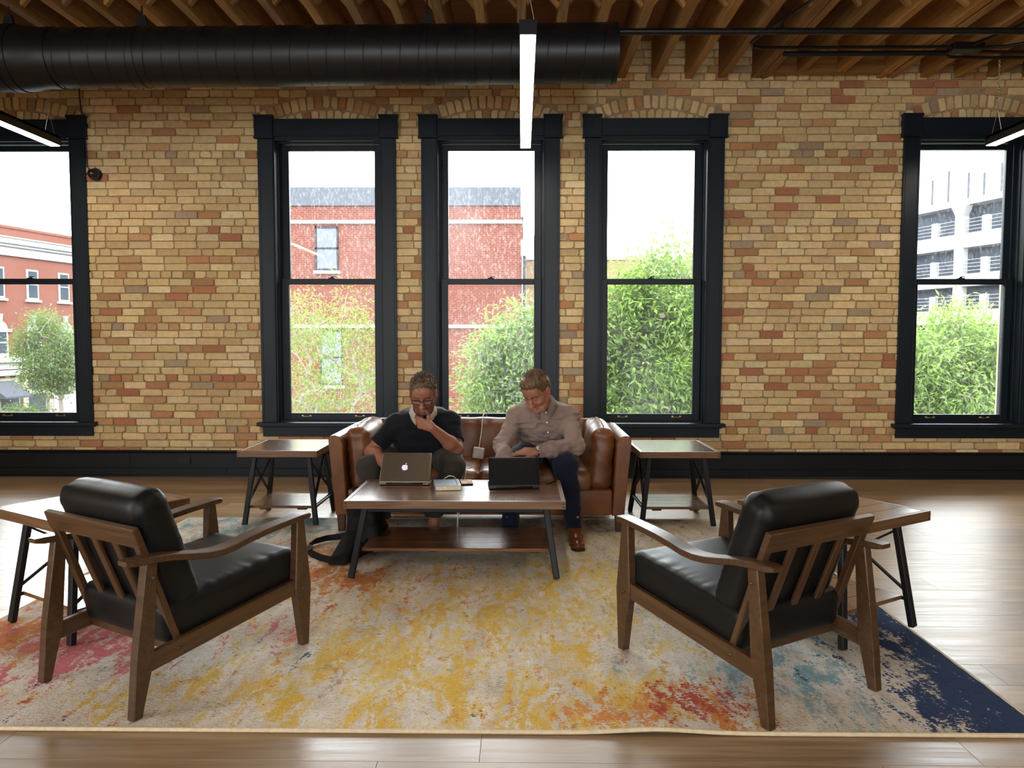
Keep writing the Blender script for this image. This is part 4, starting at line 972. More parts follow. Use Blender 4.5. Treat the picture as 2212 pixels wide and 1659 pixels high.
def color_attr(me, cols):
    a = me.color_attributes.new('col', 'FLOAT_COLOR', 'POINT'); a.data.foreach_set('color', np.concatenate([cols, np.ones((len(cols), 1))], 1).astype(np.float32).ravel())
def attr_mat(name, rough, sss=.0, bmp=.0, sc=120, spec=.4):
    m, nt, b = new_mat(name); a = nd(nt, 'ShaderNodeAttribute', attribute_name='col'); v_ = coords(nt)
    n_ = noise(nt, v_, 30, 4); c_ = mixc(nt, .35, a.outputs['Color'], mixc(nt, ramp(nt, n_, [(.35, (0, 0, 0)), (.65, (1, 1, 1))]), a.outputs['Color'], mixc(nt, .5, a.outputs['Color'], (.4, .12, .07))))
    lk(nt, c_, b.inputs['Base Color']); b.inputs['Roughness'].default_value = rough; b.inputs['Specular IOR Level'].default_value = spec
    if sss: b.inputs['Subsurface Weight'].default_value = sss; b.inputs['Subsurface Radius'].default_value = (.012, .004, .002); b.inputs['Subsurface Scale'].default_value = .6
    if bmp: bump(nt, b, noise(nt, v_, sc, 3), bmp, .002)
    return m
M['skin'] = attr_mat('skin', .5, .12, .12, 160)
def cloth(name, c, rough=.85, weave=500, var=.15, sheen=.08, stripes=None):
    m, nt, b = new_mat(name); v_ = coords(nt); n_ = noise(nt, v_, 9, 4)
    cc = ramp(nt, n_, [(.3, tuple(x*(1-var) for x in c)), (.7, tuple(x*(1+var) for x in c))])
    if stripes:
        w_ = nd(nt, 'ShaderNodeTexWave', wave_type='BANDS', bands_direction='X', i={'Scale': stripes[1], 'Distortion': .4, 'Detail': 1.}); lk(nt, v_, w_.inputs['Vector']); cc = mixc(nt, ramp(nt, w_.outputs['Fac'], [(.45, (0, 0, 0)), (.6, (.75, .75, .75))]), cc, stripes[0])
    lk(nt, cc, b.inputs['Base Color']); b.inputs['Roughness'].default_value = rough; b.inputs['Sheen Weight'].default_value = sheen; b.inputs['Specular IOR Level'].default_value = .2
    bump(nt, b, noise(nt, v_, weave, 2), .25, .001); return m
M['polo'] = cloth('navy_black_polo', (.0048, .0052, .0082)); M['polo_collar'] = cloth('beige_collar', (.5, .42, .33)); M['shirt'] = cloth('striped_taupe_shirt', (.215, .14, .108), stripes=((.28, .215, .19), 60))
M['khaki'] = cloth('grey_brown_trousers', (.036, .030, .022)); M['navy_trousers'] = cloth('dark_navy_trousers', (.0055, .007, .022)); M['brown_shoe'] = leather('brown_shoe_leather', (.09, .022, .007), (.17, .05, .014), .28, 20, .1); M['dark_shoe'] = simple('dark_shoe', (.012, .01, .01), .4); M['sole'] = simple('dark_sole', (.015, .012, .01), .6)
def folds(seed, amp, fr, stretch=(1, 1, 1)):
    st_ = np.array(stretch)
    return lambda P: amp*(np.abs(vnoise(P*st_, fr, seed))*1.6-.55)+amp*.55*vnoise(P*st_, fr*2.3, seed+3)
def place(name, V, Q, mat, parent, base, smooth=True):
    return link(name, mesh_np(name, V-np.array(base), Q, smooth), mat, parent)
def biggest(V, Q):
    """keep the largest connected piece only"""
    lab = np.arange(len(V))
    for _ in range(400):
        m = lab[Q].min(1); new = lab.copy()
        for i in range(4): np.minimum.at(new, Q[:, i], m)
        new = new[new]
        if (new == lab).all(): break
        lab = new
    k = np.bincount(lab).argmax(); keep = lab == k; ix = np.cumsum(keep)-1
    return V[keep], ix[Q[keep[Q].all(1)]]
def smooth_mesh(V, Q, it=2):
    for _ in range(it):
        acc = np.zeros_like(V); cn = np.zeros(len(V))
        for i in range(4):
            a, b = Q[:, i], Q[:, (i+1) % 4]; np.add.at(acc, a, V[b]); np.add.at(cn, a, 1); np.add.at(acc, b, V[a]); np.add.at(cn, b, 1)
        V = V*.5+.5*acc/np.maximum(cn, 1)[:, None]
    return V
def shoe(base, par, heel, toe, mat, name='shoe', h_ankle=.085):
    heel, toe = np.array(heel, float), np.array(toe, float); d = unit(toe-heel); z = np.array([0, 0, 1.]); L = np.linalg.norm(toe-heel)
    p = lambda t, zz: heel+d*t*L+z*zz
    s_ = SDF(); s_.cone(p(.13, .04), p(.55, .036), .034, .034, .02); s_.cone(p(.55, .034), p(.84, .028), .036, .03, .03); s_.ell(p(.86, .026), (.041, .041, .027), None, .03)
    s_.cone(p(.16, .05), p(.2, h_ankle), .036, .036, .02); s_.cone(p(.25, h_ankle-.005), p(.55, .05), .032, .03, .03); s_.plane(p(0, .012), (0, 0, -1)); s_.plane(p(.2, h_ankle+.012), (0, 0, 1))
    lo = np.minimum(heel, toe)-.07; hi = np.maximum(heel, toe)+.07; hi[2] = heel[2]+.16; V, Q = s_.mesh(lo, hi, .004); o = place(name, smooth_mesh(V, Q), Q, mat, par, base)
    s2 = SDF(); s2.cone(p(.13, .008), p(.5, .008), .036, .034, .02); s2.cone(p(.5, .008), p(.86, .008), .034, .043, .03); s2.plane(p(0, .015), (0, 0, 1)); s2.plane(p(0, .0005), (0, 0, -1))
    V, Q = s2.mesh(lo, hi, .004); place('sole', V, Q, M['sole'], o, base)
    f = MB()
    for t in (.42, .48, .54, .6):
        c_ = p(t, .052-.012*(t-.42)/.18+.026); n_ = np.cross(d, z); f.cyl(c_+n_*.016-np.array(base)-z*.004, c_-n_*.016-np.array(base)-z*.004, .0026, n=6)
    f.build('laces', M['sole'], o, True); return o
def collar(par, base, nc, axis, front, r_in, r_out, hgt, drop, mat, gap=.35):
    """turned-down collar: ring strip around the neck, open at the front, with two pointed flaps"""
    axis = unit(axis); fr_ = unit(np.array(front)-axis*np.dot(front, axis)); sd = np.cross(axis, fr_); V, F = [], []; n = 40; nc = np.array(nc, float)
    for i in range(n+1):
        a = gap+(2*math.pi-2*gap)*i/n; d = fr_*math.cos(a)+sd*math.sin(a); e = min(i, n-i)/n; pt = max(0, 1-e/.13)
        V += [nc+d*r_in+axis*(hgt*.4), nc+d*(r_in+.006)+axis*hgt, nc+d*(r_in+.012)+axis*(hgt-.002), nc+d*(r_out+.01*pt)-axis*(drop*(.35+.65*pt))+fr_*.012*pt]
    m = 4
    for i in range(n):
        for j in range(3): F.append((i*m+j, i*m+j+1, (i+1)*m+j+1, (i+1)*m+j))
    o = link('collar', mesh_pd('collar', np.array(V)-np.array(base), F, True), mat, par); md = o.modifiers.new('thick', 'SOLIDIFY'); md.thickness = .003; md.offset = 0; return o
def hair_strands(P_fn, H, n, seed, r0, gen):
    """thin tapered locks, gen(rng)->list of local points"""
    rg = random.Random(seed); V, F = [], []
    for _ in range(n):
        pts = [P_fn(*q) for q in gen(rg)]; m = len(pts)
        for i, p in enumerate(pts):
            t = unit(pts[min(i+1, m-1)]-pts[max(i-1, 0)]); a = unit(np.cross(t, [.3, .5, .8])); b = np.cross(t, a); r_ = r0*(1-i/(m-.6))
            for k in range(3): V.append(p+(a*math.cos(2.094*k)+b*math.sin(2.094*k))*r_)
        o = len(V)-3*m
        for i in range(m-1):
            for k in range(3): F.append((o+3*i+k, o+3*i+(k+1) % 3, o+3*i+3+(k+1) % 3, o+3*i+3+k))
    return np.array(V), np.array(F)
def paint_head(V, C_, H, base, beard=None, brow=(.06, .03, .015), lip=(.42, .13, .10)):
    L = (V-C_) @ H; col = np.tile(np.array(base), (len(V), 1)); a, f, u = L.T; inh = (np.linalg.norm(L*[1, 1, .8], axis=1) < .15)
    def put(mask, c_, w): col[mask] = col[mask]*(1-w[mask][:, None])+np.array(c_)*w[mask][:, None]
    g = lambda x, s_: np.exp(-(x/s_)**2)
    put(inh, (.55, .20, .14), .55*np.maximum(g(np.abs(a)-.045, .018)*g(u+.035, .022), g(a, .016)*g(u+.035, .018))*(f > .05))
    if beard is not None:
        w = np.clip(g(np.minimum(0, f-.05), .05)*np.clip((-.047-u)/.008, 0, 1), 0, 1)*(f > .0)*.8; put(inh, beard, w)
    put(inh, lip, .8*g(u+.0695, .010)*g(a, .023)*(f > .075))
    put(inh, brow, .8*g(u-.026, .0065)*((np.abs(a) > .010) & (np.abs(a) < .052))*(f > .055))
    put(inh, (.03, .018, .014), .85*g(u+.004, .0035)*g(np.abs(a)-.0315, .014)*(f > .06))
    put(inh, (.5, .12, .08), .5*g(np.abs(a)-.085, .012)*g(u, .04))
    return col
# ------------------------------------------------------------------ the two figures
def build_person(label, base, J, skin, hairfn, top_mat, leg_mat, sleeve, hands, beard, face, tilt, torso_r, collar_mat, neck_open, shoes, seed):
    base = np.array(base, float); C_ = np.array(J['head'], float); H = head_frame(face, tilt)
    A = {k: np.array(v, float) for k, v in J.items()}
    # ---- skin, one mesh
    B = SDF(); P = head(B, C_, H, *J.get('jaw', (1., 1.)))
    B.chain([P(0, -.035, -.06), A['neck'], A['chest']], [.054, .058, .07], .03)
    for s_ in 'RL':
        B.chain([A['sh'+s_], (A['sh'+s_]*.4+A['el'+s_]*.6), A['el'+s_]], [.046, .047, .040], .03); fa = A['el'+s_]*.72+A['wr'+s_]*.28; ks_ = .84 if sleeve == 'long' else 1.
        B.chain([A['el'+s_], fa, A['wr'+s_]], [.041*ks_, .0435*ks_, .0265], .025); hand(B, A['wr'+s_], *hands[s_])
        pass
    parts = [B.mesh(C_-.16, C_+[.16, .16, .16], .0028)]
    zc = C_[2]-.16
    for s_ in 'RL':
        e, w = A['el'+s_], A['wr'+s_]; F_ = unit(hands[s_][0]); tip = w+F_*.12; lo = np.minimum(np.minimum(e, w), tip)-.075; hi = np.maximum(np.maximum(e, w), tip)+.085
        hb = SDF(); hb.p = [q for q in B.p]; full_ = hb.mesh(lo, hi, .0032)
        # keep only this arm (near its own bones)
        V, Q = full_; d = np.full(len(V), 9.); 
        for a_, b_ in ((A['sh'+s_], e), (e, w), (w, tip)):
            ba = b_-a_; t = np.clip(((V-a_) @ ba)/(ba @ ba), 0, 1); d = np.minimum(d, np.linalg.norm(V-a_-t[:, None]*ba, axis=1))
        keep = (d < .105) & (V[:, 2] < zc+.4); 
        inh = np.linalg.norm((V-C_) @ H*[1, 1, .8], axis=1) < .118; keep &= ~inh
        parts.append((V, Q[keep[Q].all(1)]))
    T_ = SDF(); T_.chain([A['chest'], A['pelvis']], [.095, .11], .05)
    for s_ in 'RL': T_.chain([A['hip'+s_], A['kn'+s_], A['kn'+s_]*.55+A['an'+s_]*.45+[0, .012, 0], A['an'+s_]+[0, 0, .03], A['an'+s_]-[0, 0, .03]], [.07, .045, .042, .034, .034], .01); T_.cone(A['chest'], A['sh'+s_], .06, .045, .04)
    allp = np.array([A[k] for k in A if k not in ('jaw', 'hem', 'cuff', 'belly')]); parts.append(T_.mesh(allp.min(0)-.2, np.minimum(allp.max(0)+.2, [9, 9, A['neck'][2]-.03]), .010))
    V, Q = join(parts); V = smooth_mesh(V, Q, 1)
    me = mesh_np('person', V-base, Q); color_attr(me, paint_head(V, C_, H, skin, beard)); po = link('person', me, M['skin']); po.location = base; tag(po, label, 'person')
    # ---- top
    Tp = SDF(); ch, pe, nk = A['chest'], A['pelvis'], A['neck']; r1, r2_, r3 = torso_r; mid = (ch+pe)/2+np.array(J.get('belly', (0, -.01, -.01)))
    sdv = unit(A['shL']-A['shR']); 
    for o_ in (-1, 1): Tp.chain([ch+sdv*o_*.075, mid+sdv*o_*.055, pe+sdv*o_*.06+[0, 0, -.02]], [r1, r2_, r3], .05)
    Tp.ell(ch-np.array([0, -.02, .02]), (r1+.06, r1+.005, r1), None, .05); Tp.cone(nk-np.array([0, 0, .03]), ch, .07, .1, .06)
    for s_ in 'RL':
        Tp.chain([ch*.45+A['sh'+s_]*.55, A['sh'+s_]], [.075, .060], .05); Tp.cone(nk-np.array([0, -.012, .035]), A['sh'+s_]+np.array([0, 0, .0]), .045, .052, .05)
        e, w, sh = A['el'+s_], A['wr'+s_], A['sh'+s_]
        if sleeve == 'long': Tp.chain([sh, e, e*.35+w*.65, e*.06+w*.94], [.060, .055, .049, .0385], .03)
        else:
            k_ = sh*.30+e*.70; Tp.chain([sh, k_], [.062, .064], .03); Tp.ball_cut(k_, .085, k_+unit(e-sh)*.012, unit(e-sh))
    Tp.cone(nk+(C_-nk)*.10+unit(C_-nk)*.02, C_, .062, .09, .004, 'cut')
    lo = np.minimum.reduce([A[k] for k in ('pelvis', 'elR', 'elL', 'wrR', 'wrL', 'shR', 'shL')])-.17; hi = np.maximum.reduce([A[k] for k in ('pelvis', 'elR', 'elL', 'neck', 'shR', 'shL')])+.17
    V, Q = Tp.mesh(lo, hi, .0052, folds(seed, .0085 if sleeve == 'long' else .005, 17 if sleeve == 'long' else 13, (.9, .9, 1.9))); V = smooth_mesh(V, Q, 1)
    tp = place('shirt', V, Q, top_mat, po, base)
    collar(po, base, nk+unit(C_-nk)*.012, unit(C_-nk)*.45+np.array([0, 0, 1])*.55, neck_open, .060, .092, .026, .062, collar_mat)
    # ---- trousers
    Lg = SDF(); Lg.cone(A['hipR'], A['hipL'], .12, .12, .05); Lg.cone(pe, pe+[0, .02, .03], .13, .12, .05)
    for s_ in 'RL':
        hp, kn, an = A['hip'+s_], A['kn'+s_], A['an'+s_]
        Lg.chain([hp, hp*.4+kn*.6, kn], [.105, .096, .080], .03); Lg.chain([kn, kn*.55+an*.45+[0, .012, 0], an+[0, 0, J.get('hem', .03)]], [.076, .066, J.get('cuff', .05)], .02)
        Lg.ball_cut(an+[0, 0, J.get('hem', .03)], .1, an+[0, 0, J.get('hem', .03)], (0, 0, -1))
    ks = [A[k] for k in ('hipR', 'hipL', 'knR', 'knL', 'anR', 'anL')]; lo = np.minimum.reduce(ks)-.17; hi = np.maximum.reduce(ks)+.17; V, Q = Lg.mesh(lo, hi, .006, folds(seed+9, .006, 12, (1, 1, 1.4)))
    place('trousers', smooth_mesh(V, Q, 1), Q, leg_mat, po, base)
    for s_ in 'RL': shoe(base, po, *shoes[s_])
    hairfn(po, base, P, H, C_)
    return po, P, H
# hair of the man in the dark polo: short, curly, tousled
M['hair_brown'] = simple('curly_brown_hair', (.085, .048, .024), .55, var=.35, scale=40); M['hair_sandy'] = simple('sandy_brown_hair', (.115, .064, .027), .52, var=.4, scale=45)
def hair_curly(po, base, P, H, C_):
    s_ = SDF(); s_.ell(P(0, -.02, .038), (.081, .096, .082), H, .02); s_.ell(P(0, .03, .078), (.060, .045, .034), H, .03); s_.ell(P(0, -.06, -.01), (.070, .055, .07), H, .03)
    s_.ell(P(0, .104, -.008), (.076, .074, .092), H, .008, 'cut'); s_.plane(P(0, 0, -.05), H @ np.array([0, .35, -1.])); 
    for q in (-1, 1): s_.ell(P(q*.085, .035, -.03), (.03, .05, .05), H, .006, 'cut'); s_.ell(P(q*.09, -.01, -.015), (.026, .03, .036), H, .004, 'cut')
    V, Q = s_.mesh(C_-.17, C_+.17, .003, lambda X: .010*vnoise(X, 75, 2)+.006*vnoise(X, 150, 4)); V, Q = biggest(V, Q); o = place('hair', V, Q, M['hair_brown'], po, base)
    def gen(rg):
        th = rg.uniform(0, 2*math.pi); ph = rg.uniform(.05, 1.25); d = np.array([math.sin(ph)*math.sin(th), math.sin(ph)*math.cos(th), math.cos(ph)]); c0 = np.array([0, -.018, .038]); r0 = d*np.array([.080, .096, .082]); p = c0+r0
        if p[1] > .06 and p[2] < .085: p = c0+np.array([d[0]*.07, .05, .078])
        a = rg.uniform(0, 6.28); out_ = [p-d*.004]
        for i in range(1, 5): out_.append(p+d*(.003*i)+np.array([math.cos(a+i*1.2), math.sin(a+i*1.2), .0])*.006)
        return out_
    V, F = hair_strands(P, H, 520, 4, .0022, gen); tag(link('hair_locks', mesh_np('hair_locks', V-base, F), M['hair_brown'], o), kind='stuff')
def hair_swept(po, base, P, H, C_):
    s_ = SDF(); s_.ell(P(0, -.018, .042), (.0805, .100, .089), H, .02); s_.ell(P(.005, .035, .092), (.064, .05, .032), H, .03); s_.ell(P(0, -.06, -.005), (.070, .053, .065), H, .03)
    s_.ell(P(0, .108, -.010), (.085, .068, .086), H, .006, 'cut'); s_.plane(P(0, 0, -.045), H @ np.array([0, .35, -1.]))
    for q in (-1, 1): s_.ell(P(q*.085, .04, -.03), (.03, .05, .055), H, .006, 'cut'); s_.ell(P(q*.09, -.01, -.018), (.026, .03, .036), H, .004, 'cut')
    def dp(X):
        L = (X-C_) @ H; return .0022*np.sin(L[:, 0]*260+L[:, 1]*140+4*vnoise(X, 25, 3))*np.clip((L[:, 2]-.02)/.05, 0, 1)+.0018*vnoise(X, 60, 5)
    V, Q = s_.mesh(C_-.17, C_+.17, .003, dp); V, Q = biggest(V, Q); o = place('hair', V, Q, M['hair_sandy'], po, base)
    def gen(rg):
        x = rg.uniform(-.066, .066); y = rg.uniform(-.095, .05); z = .042+.092*math.sqrt(max(.05, 1-(x/.082)**2-((y+.018)/.105)**2)); d = np.array([.55+rg.uniform(-.25, .25), .75+rg.uniform(-.2, .2), .12]); out_ = [np.array([x, y, z-.003])]
        for i in range(1, 5):
            p = out_[-1]+d*.009; zz = .042+.094*math.sqrt(max(.02, 1-(p[0]/.086)**2-((p[1]+.018)/.112)**2)); p[2] = zz+.004-.0006*i*i; out_.append(p)
        return out_
    V, F = hair_strands(P, H, 620, 8, .0018, gen); tag(link('hair_locks', mesh_np('hair_locks', V-base, F), M['hair_sandy'], o), kind='stuff')
J1 = dict(head=(-.615, 4.82, .939), neck=(-.632, 4.955, .815), chest=(-.65, 5.07, .70), pelvis=(-.66, 5.31, .53), shR=(-.825, 5.03, .71), shL=(-.465, 5.02, .735), elR=(-.975, 4.965, .545), wrR=(-.835, 4.745, .485),
          elL=(-.415, 4.915, .572), wrL=(-.556, 4.752, .730), hipR=(-.75, 5.33, .50), hipL=(-.57, 5.33, .50), knR=(-.965, 4.845, .462), knL=(-.435, 4.86, .468), anR=(-.855, 4.69, .12), anL=(-.545, 4.735, .12), belly=(0, -.05, -.02), hem=.055, cuff=.055, jaw=(1.08, 1.))
h1 = {'R': ((.3, -.88, -.28), (0, .2, -1), (.25, .35, .3), (.75, .6, .1), (.2, .2), 0, 1), 'L': ((-.92, -.05, .36), (-.02, .97, .2), ((.75, 1.5, 1.0), (.95, 1.5, 1.0), (1.1, 1.5, 1.0), (1.2, 1.5, 1.0)), (.3, .85, .35), (.5, .5), 0, -1)}
s1 = {'R': ((-.855, 4.735, .013), (-.875, 4.455, .013), M['dark_shoe']), 'L': ((-.545, 4.78, .013), (-.525, 4.50, .013), M['dark_shoe'])}
p1_, P1, H1 = build_person('man in a dark polo and glasses resting his chin on his fist', (-.70, 4.70, .012), J1, (.285, .118, .068), hair_curly, M['polo'], M['khaki'], 'short', h1, (.06, .026, .016), (0, -.82, -.50), 0, (.128, .148, .15), M['polo_collar'], (0, -1, -.3), s1, 5)
J2 = dict(head=(.098, 4.925, .945), neck=(.150, 5.085, .85), chest=(.155, 5.15, .735), pelvis=(.185, 5.34, .52), shR=(-.025, 5.12, .762), shL=(.322, 5.13, .758), elR=(-.122, 4.985, .59), wrR=(-.092, 4.735, .512),
          elL=(.352, 4.955, .585), wrL=(.10, 4.80, .572), hipR=(.09, 5.33, .50), hipL=(.28, 5.33, .50), knR=(-.045, 4.86, .475), knL=(.282, 4.855, .478), anR=(-.07, 4.755, .12), anL=(.335, 4.755, .13), belly=(0, -.02, 0), hem=-.035, cuff=.05, jaw=(.92, 1.))
h2 = {'R': ((.12, -.85, -.48), (0, .3, -1), (.3, .4, .3), (.75, .6, .1), (.2, .2), 0, 1), 'L': ((-.965, -.16, .05), (-.1, .45, -.88), ((.1, .25, .2), (.2, .3, .2), (.35, .4, .25), (.5, .45, .3)), (.8, .55, .2), (.25, .25), .0, 1)}
s2 = {'R': ((-.07, 4.80, .013), (-.075, 4.52, .013), M['brown_shoe']), 'L': ((.33, 4.80, .013), (.345, 4.525, .013), M['brown_shoe'])}
p2_, P2, H2 = build_person('man in a striped taupe shirt looking down beside him with a wristwatch', (.12, 4.70, .012), J2, (.31, .135, .08), hair_swept, M['shirt'], M['navy_trousers'], 'long', h2, None, (-.40, -.68, -.60), -.02, (.118, .118, .13), M['shirt'], (-.05, -1, -.3), s2, 6)
# glasses of the first man: two rims, bridge, temples, lenses
b1 = np.array((-.70, 4.70, .012)); gl = empty('glasses', (0, 0, 0), 0, p1_)
def rim(s_):
    pts = []
    for i in range(28):
        a = 2*math.pi*i/28; ca, sa = math.cos(a), math.sin(a); q = 5.; r_ = (abs(ca)**q+abs(sa)**q)**(-1/q); pts.append(P1(s_*.0335+ca*r_*.0275, .103-.010*(abs(s_*.0335+ca*.0275)/.06)**2, -.004+sa*r_*.0165)-b1)
    return pts
for s_ in (-1, 1):
    r_ = rim(s_); f = MB(); f.tube(r_+r_[:1], .0027, 6, False); f.build('rim', M['black_plastic'], gl, True)
    f = MB(); vs_ = [f.bm.verts.new(p) for p in r_]; f.bm.faces.new(vs_); ml = M.get('lens')
    if ml is None:
        ml, nt, b = new_mat('spectacle_lens'); out = nt.nodes['Material Output']; tr = nd(nt, 'ShaderNodeBsdfTransparent'); g_ = nd(nt, 'ShaderNodeBsdfGlossy'); g_.inputs['Roughness'].default_value = .02; mx_ = nd(nt, 'ShaderNodeMixShader'); mx_.inputs[0].default_value = .09; lk(nt, tr.outputs[0], mx_.inputs[1]); lk(nt, g_.outputs[0], mx_.inputs[2]); lk(nt, mx_.outputs[0], out.inputs[0]); M['lens'] = ml
    f.build('lens', ml, gl)
    f = MB(); f.tube([P1(s_*.062, .094, .004)-b1, P1(s_*.071, .06, .006)-b1, P1(s_*.078, .01, .008)-b1, P1(s_*.079, -.01, .0)-b1], .0022, 6); f.build('temple', M['black_plastic'], gl, True)
f = MB(); f.tube([P1(-.0075, .104, .002)-b1, P1(0, .108, .005)-b1, P1(.0075, .104, .002)-b1], .0026, 6); f.build('bridge', M['black_plastic'], gl, True)
# wristwatch and shirt buttons of the second man
b2 = np.array((.12, 4.70, .012)); wA = np.array(J2['wrL']); wd_ = unit(np.array(J2['wrL'])-np.array(J2['elL'])); wc_ = wA+wd_*.004-b2
wt = empty('wristwatch', (0, 0, 0), 0, p2_); Zd = unit(np.array([-.1, -.8, .6])-wd_*np.dot([-.1, -.8, .6], wd_)); Yd = np.cross(Zd, wd_)
f = MB(); f.tube([wc_+(Zd*math.cos(a)*.0295+Yd*math.sin(a)*.0295) for a in np.linspace(0, 2*math.pi, 25)], .0045, 6, False); f.build('strap', M['black_plastic'], wt, True)
mw = Matrix(((wd_[0], Yd[0], Zd[0], wc_[0]+Zd[0]*.028), (wd_[1], Yd[1], Zd[1], wc_[1]+Zd[1]*.028), (wd_[2], Yd[2], Zd[2], wc_[2]+Zd[2]*.028), (0, 0, 0, 1)))
f = MB(); f.lathe([(.018, 0), (.0185, .004), (.0175, .008)], 24); f.build('watch_case', M['brass'], wt, 'auto', mw)
f = MB(); f.lathe([(.0155, .0075), (.0155, .0088)], 24); f.build('watch_dial', simple('cream_dial', (.6, .52, .38), .3), wt, False, mw)
for z_, yy in ((.80, 5.005), (.735, 4.995), (.67, 5.0)):
    f = MB(); f.lathe([(.0055, 0), (.0055, .003)], 12, Matrix.Translation(Vector((.163+(.8-z_)*.1, yy, z_))-Vector(b2)) @ Matrix.Rotation(RAD(90), 4, 'X')); f.build('button', M['white_plastic'], p2_)
# ================================================================== OUTSIDE
def ext_brick(name, c1, c2, mort, sx=1.):
    m, nt, b = new_mat(name); t = nt.nodes.new('ShaderNodeTexCoord'); sp = nt.nodes.new('ShaderNodeSeparateXYZ'); cb_ = nt.nodes.new('ShaderNodeCombineXYZ'); lk(nt, t.outputs['Object'], sp.inputs[0])
    lk(nt, math_n(nt, 'ADD', sp.outputs[0], sp.outputs[1]), cb_.inputs[0]); lk(nt, sp.outputs[2], cb_.inputs[1])
    br = nd(nt, 'ShaderNodeTexBrick', i={'Scale': 1., 'Mortar Size': .006, 'Brick Width': .15*sx, 'Row Height': .052*sx, 'Color1': (*c1, 1), 'Color2': (*c2, 1), 'Mortar': (*mort, 1)}); lk(nt, cb_.outputs[0], br.inputs['Vector'])
    lk(nt, br.outputs['Color'], b.inputs['Base Color']); b.inputs['Roughness'].default_value = .9; b.inputs['Specular IOR Level'].default_value = .08; bump(nt, b, br.outputs['Fac'], -.3, .01); return m
M['red_brick'] = ext_brick('red_facade_brick', (.060, .0165, .0105), (.050, .0135, .0088), (.078, .043, .034)); M['red_brick2'] = ext_brick('old_red_brick', (.088, .031, .022), (.078, .027, .019), (.09, .043, .032)); M['tan_brick'] = ext_brick('tan_facade_brick', (.12, .078, .045), (.088, .056, .033), (.12, .095, .07))
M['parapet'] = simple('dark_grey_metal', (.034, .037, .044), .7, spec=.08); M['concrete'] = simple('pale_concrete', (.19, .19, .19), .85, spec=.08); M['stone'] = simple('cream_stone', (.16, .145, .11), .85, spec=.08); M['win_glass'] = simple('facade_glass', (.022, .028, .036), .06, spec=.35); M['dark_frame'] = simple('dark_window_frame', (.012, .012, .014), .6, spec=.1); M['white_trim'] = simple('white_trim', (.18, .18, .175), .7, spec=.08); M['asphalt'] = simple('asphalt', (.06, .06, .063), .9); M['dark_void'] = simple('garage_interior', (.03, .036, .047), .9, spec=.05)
tag(MB().box(-90, 90, 7.6, 140, -4.9, -4.6).build('ground', M['asphalt']), 'grey street far below the windows', 'street', kind='structure')
# ---- red brick building across the street
cb = empty('red_building', (0, 22, -4.6)); tag(cb, 'flat red brick building with dark parapet across the street', 'building')
MB().box(-9.4, .02, 0, 9, 0, 9.62).build('wall', M['red_brick'], cb)
MB().box(-9.45, .06, -.06, 9, 9.62, 10.14, .01).build('parapet', M['parapet'], cb)
for z in (9.17, 6.22): MB().box(-9.42, .03, -.07, .02, z-.05, z+.05, .01).build('ledge', M['concrete'], cb)
for (x, z0, z1) in ((-5.53, 7.8, 9.05), (-5.44, 4.53, 6.12), (-8.1, 7.8, 9.05), (-8.1, 4.53, 6.12)):
    f = MB(); w = .33; f.box(x-w, x-w+.045, -.04, .03, z0, z1); f.box(x+w-.045, x+w, -.04, .03, z0, z1); f.box(x-w, x+w, -.04, .03, z1-.06, z1); f.box(x-w, x+w, -.05, .03, z0, z0+.06); f.box(x-w, x+w, -.04, .03, (z0+z1)/2-.02, (z0+z1)/2+.03); o = f.build('window', M['dark_frame'], cb)
    MB().box(x-w+.04, x+w-.04, -.015, .02, z0+.05, z1-.05).build('pane', M['win_glass'], o); MB().box(x-w-.05, x+w+.05, -.08, .03, z0-.09, z0, .005).build('sill', M['stone'], cb)
MB().cyl((.08, -.05, 0), (.08, -.05, 8.5), .05, n=10).build('downpipe', M['dark_frame'], cb)
MB().box(-3.9, -1.6, -.05, .03, .6, 3.35, .01).build('ground_floor_glazing', M['dark_frame'], cb)
tb = empty('tan_building', (0, 31, -4.6)); tag(tb, 'low tan brick building behind the willow trees', 'building')
MB().box(.2, 9.5, 0, 8, 0, 9.0).build('wall', M['tan_brick'], tb); MB().box(.15, 9.55, -.08, 8, 9.0, 9.15, .02).build('coping', M['concrete'], tb); MB().box(.5, 1.0, -.02, .4, 9.1, 10.0, .02).build('chimney', M['tan_brick'], tb)
for x in (2.2, 4.6, 7.0):
    o = MB().box(x-.45, x+.45, -.03, .02, 6.4, 8.2).build('window', M['white_trim'], tb); MB().box(x-.37, x+.37, -.045, 0, 6.5, 8.1).build('pane', M['win_glass'], o)
# ---- corner building seen in the left window; local x runs along its street front
lb = empty('corner_building', (-28.617, 45, 0), math.atan2(.98, .2)); tag(lb, 'old red brick corner building with white cornice and arched windows', 'building')
